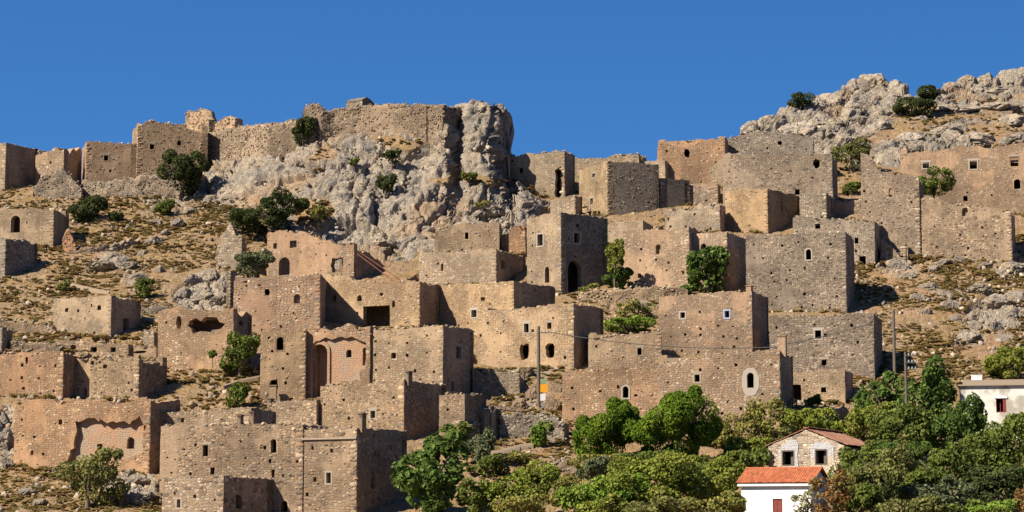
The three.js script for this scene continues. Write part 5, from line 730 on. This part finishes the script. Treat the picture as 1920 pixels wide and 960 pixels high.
{ // the footpath between the shrubs and the walls
  const strip = (name, pts, w) => { const P = [], I = []; pts.forEach(([px, row], i) => { const p = ground(px, row); P.push(p.x, p.y + .12, p.z + w / 2, p.x, p.y + .3, p.z - w / 2, p.x, p.y - .6, p.z + w / 2, p.x, p.y - .6, p.z - w / 2); if (i) { const a = i * 4 - 4, b = i * 4; I.push(a, b, b + 1, a, b + 1, a + 1, a + 2, b + 2, b, a + 2, b, a); } }); const g = new THREE.BufferGeometry(); g.setAttribute('position', new THREE.Float32BufferAttribute(P, 3)); g.setIndex(I); g.computeVertexNormals(); structure(name, new THREE.Mesh(g, M.earth)); };
  strip('footpath', [[900, 858], [940, 850], [975, 841], [1000, 838]], 1.4); strip('footpath_upper', [[128, 534], [150, 540], [185, 548], [205, 552]], .8); strip('footpath_middle', [[268, 598], [285, 602], [298, 604]], .8); strip('footpath_wall', [[420, 728], [450, 718], [486, 711]], .7);
}
{ // uncountable small things: loose stones and dry brush over the open slope
  const r = rng(404), stones = [], brush = [], q = new THREE.Matrix4(), Q = new THREE.Quaternion(), e = new THREE.Euler(), c = new THREE.Color();
  const blocked = (p) => FOOT.some(([c0, tL, tR, a, b]) => { const x = (p.x - c0.x) * tL.x + (p.z - c0.z) * tL.z, y = (p.x - c0.x) * tR.x + (p.z - c0.z) * tR.z; return x > -.2 && x < a + .2 && y > -.2 && y < b + .2; });
  const zones = [[-20, 330, 470, 660, 1], [1580, 440, 1940, 720, 1.1], [0, 760, 320, 965, .8], [380, 260, 1000, 480, .55], [1380, 140, 1930, 300, .55], [880, 690, 1120, 900, .6], [1060, 540, 1250, 640, .3], [300, 690, 500, 780, .5], [1540, 300, 1660, 480, .3], [960, 330, 1340, 440, .3], [1430, 700, 1660, 860, .3]];
  for (const [x0, y0, x1, y1, k] of zones) { const n = Math.round((x1 - x0) * (y1 - y0) * .05 * k); for (let i = 0; i < n; i++) {
    const px = x0 + r() * (x1 - x0), row = y0 + r() * (y1 - y0); if (row < lineAt(CREST, px) + 3) continue; const p = ground(px, row); if (blocked(p)) continue;
    const rk = rockiness(px, row), patch = fbm(p.x * .22 + 9, p.y * .22, p.z * .22, 3);
    if (r() < .17) { const s = .05 + .3 * r() ** 5 + .04; Q.setFromEuler(e.set(r() * 3, r() * 6, r() * 3)); stones.push([new THREE.Matrix4().compose(p.add(new V3(0, .05, 0)), Q, new V3(s * 1.5, s * .8, s * 1.1)), r()]); }
    else if (rk < .75 && patch > .36) { const s = .09 + .17 * r() * r() + (patch > .52 ? .05 : 0); Q.setFromEuler(e.set(0, r() * 6, 0)); brush.push([new THREE.Matrix4().compose(p.add(new V3(0, s * .25, 0)), Q, new V3(s * 1.6, s * .75, s * 1.6)), r()]); } } }
  for (const f of HOUSES) for (let i = 0, n = Math.round(f.Lf * 7); i < n; i++) {              // fallen stones and weeds along the foot of the walls
    const p = f.p.clone().addScaledVector(f.tL, r() * f.Lf).addScaledVector(f.nF, .05 + r() * r() * 1.1); p.y = Math.min(groundAt(p.x, p.z), f.p.y + .15) + .04; Q.setFromEuler(e.set(r() * 3, r() * 6, r() * 3));
    if (r() < .6) { const s = .08 + .26 * r() ** 3; stones.push([new THREE.Matrix4().compose(p, Q, new V3(s * 1.4, s * .9, s)), r()]); } else { const s = .12 + .22 * r(); Q.setFromEuler(e.set(0, r() * 6, 0)); brush.push([new THREE.Matrix4().compose(p.add(new V3(0, s * .3, 0)), Q, new V3(s * 1.3, s, s * 1.3)), r()]); }
  }
  for (const f of HOUSES) if ((f.s.ruin ?? 0) >= .1) for (let i = 0, n = Math.round(f.Lf * .8); i < n; i++) { const u = r(), p = f.p.clone().addScaledVector(f.tL, u * f.Lf).addScaledVector(f.nF, -.2 - r() * .3), T = f.s.topF; p.y += f.H - .05; if (T) { const [px] = toPx(p); p.y = tanE(lineAt(T, px)) * -p.z - .1; } const s = .08 + .14 * r(); Q.setFromEuler(e.set(0, r() * 6, 0)); brush.push([new THREE.Matrix4().compose(p, Q, new V3(s * 1.5, s, s * 1.5)), r()]); }
  const im = new THREE.InstancedMesh(stoneShapes[2], stoneMat, stones.length); stones.forEach(([m, t], i) => { im.setMatrixAt(i, m); const a = [GREY, TAN, OCHRE, PALE, [.31, .265, .22]][Math.floor(t * 5)]; im.setColorAt(i, c.setRGB(a[0], a[1], a[2])); }); im.name = 'loose_rubble'; im.userData.kind = 'stuff'; tag(im, 'loose stones strewn over the hillside', 'rubble'); im.castShadow = im.receiveShadow = true; scene.add(im);
  const tuft = crownGeo({ w: 1.9, h: 1.5, leaf: .26, n: 220, clumps: 8, seed: 77, tones: [[1, 1, 1], [.8, .8, .8], [1.15, 1.15, 1.15]], loose: .8, long: 2.4 });
  const ib = new THREE.InstancedMesh(tuft, M.leaf, brush.length); brush.forEach(([m, t], i) => { ib.setMatrixAt(i, m); const a = [[.40, .27, .11], [.43, .285, .115], [.37, .25, .1], [.42, .25, .11], [.31, .25, .09], [.46, .34, .16]][Math.floor(t * 6)]; ib.setColorAt(i, c.setRGB(...a)); }); ib.name = 'dry_brush'; ib.userData.kind = 'stuff'; tag(ib, 'dry brown brush and grass covering the hillside', 'brush'); ib.castShadow = ib.receiveShadow = true; scene.add(ib);
  console.log('stones ' + stones.length + ' brush ' + brush.length);
}
renderer.render(scene, camera);
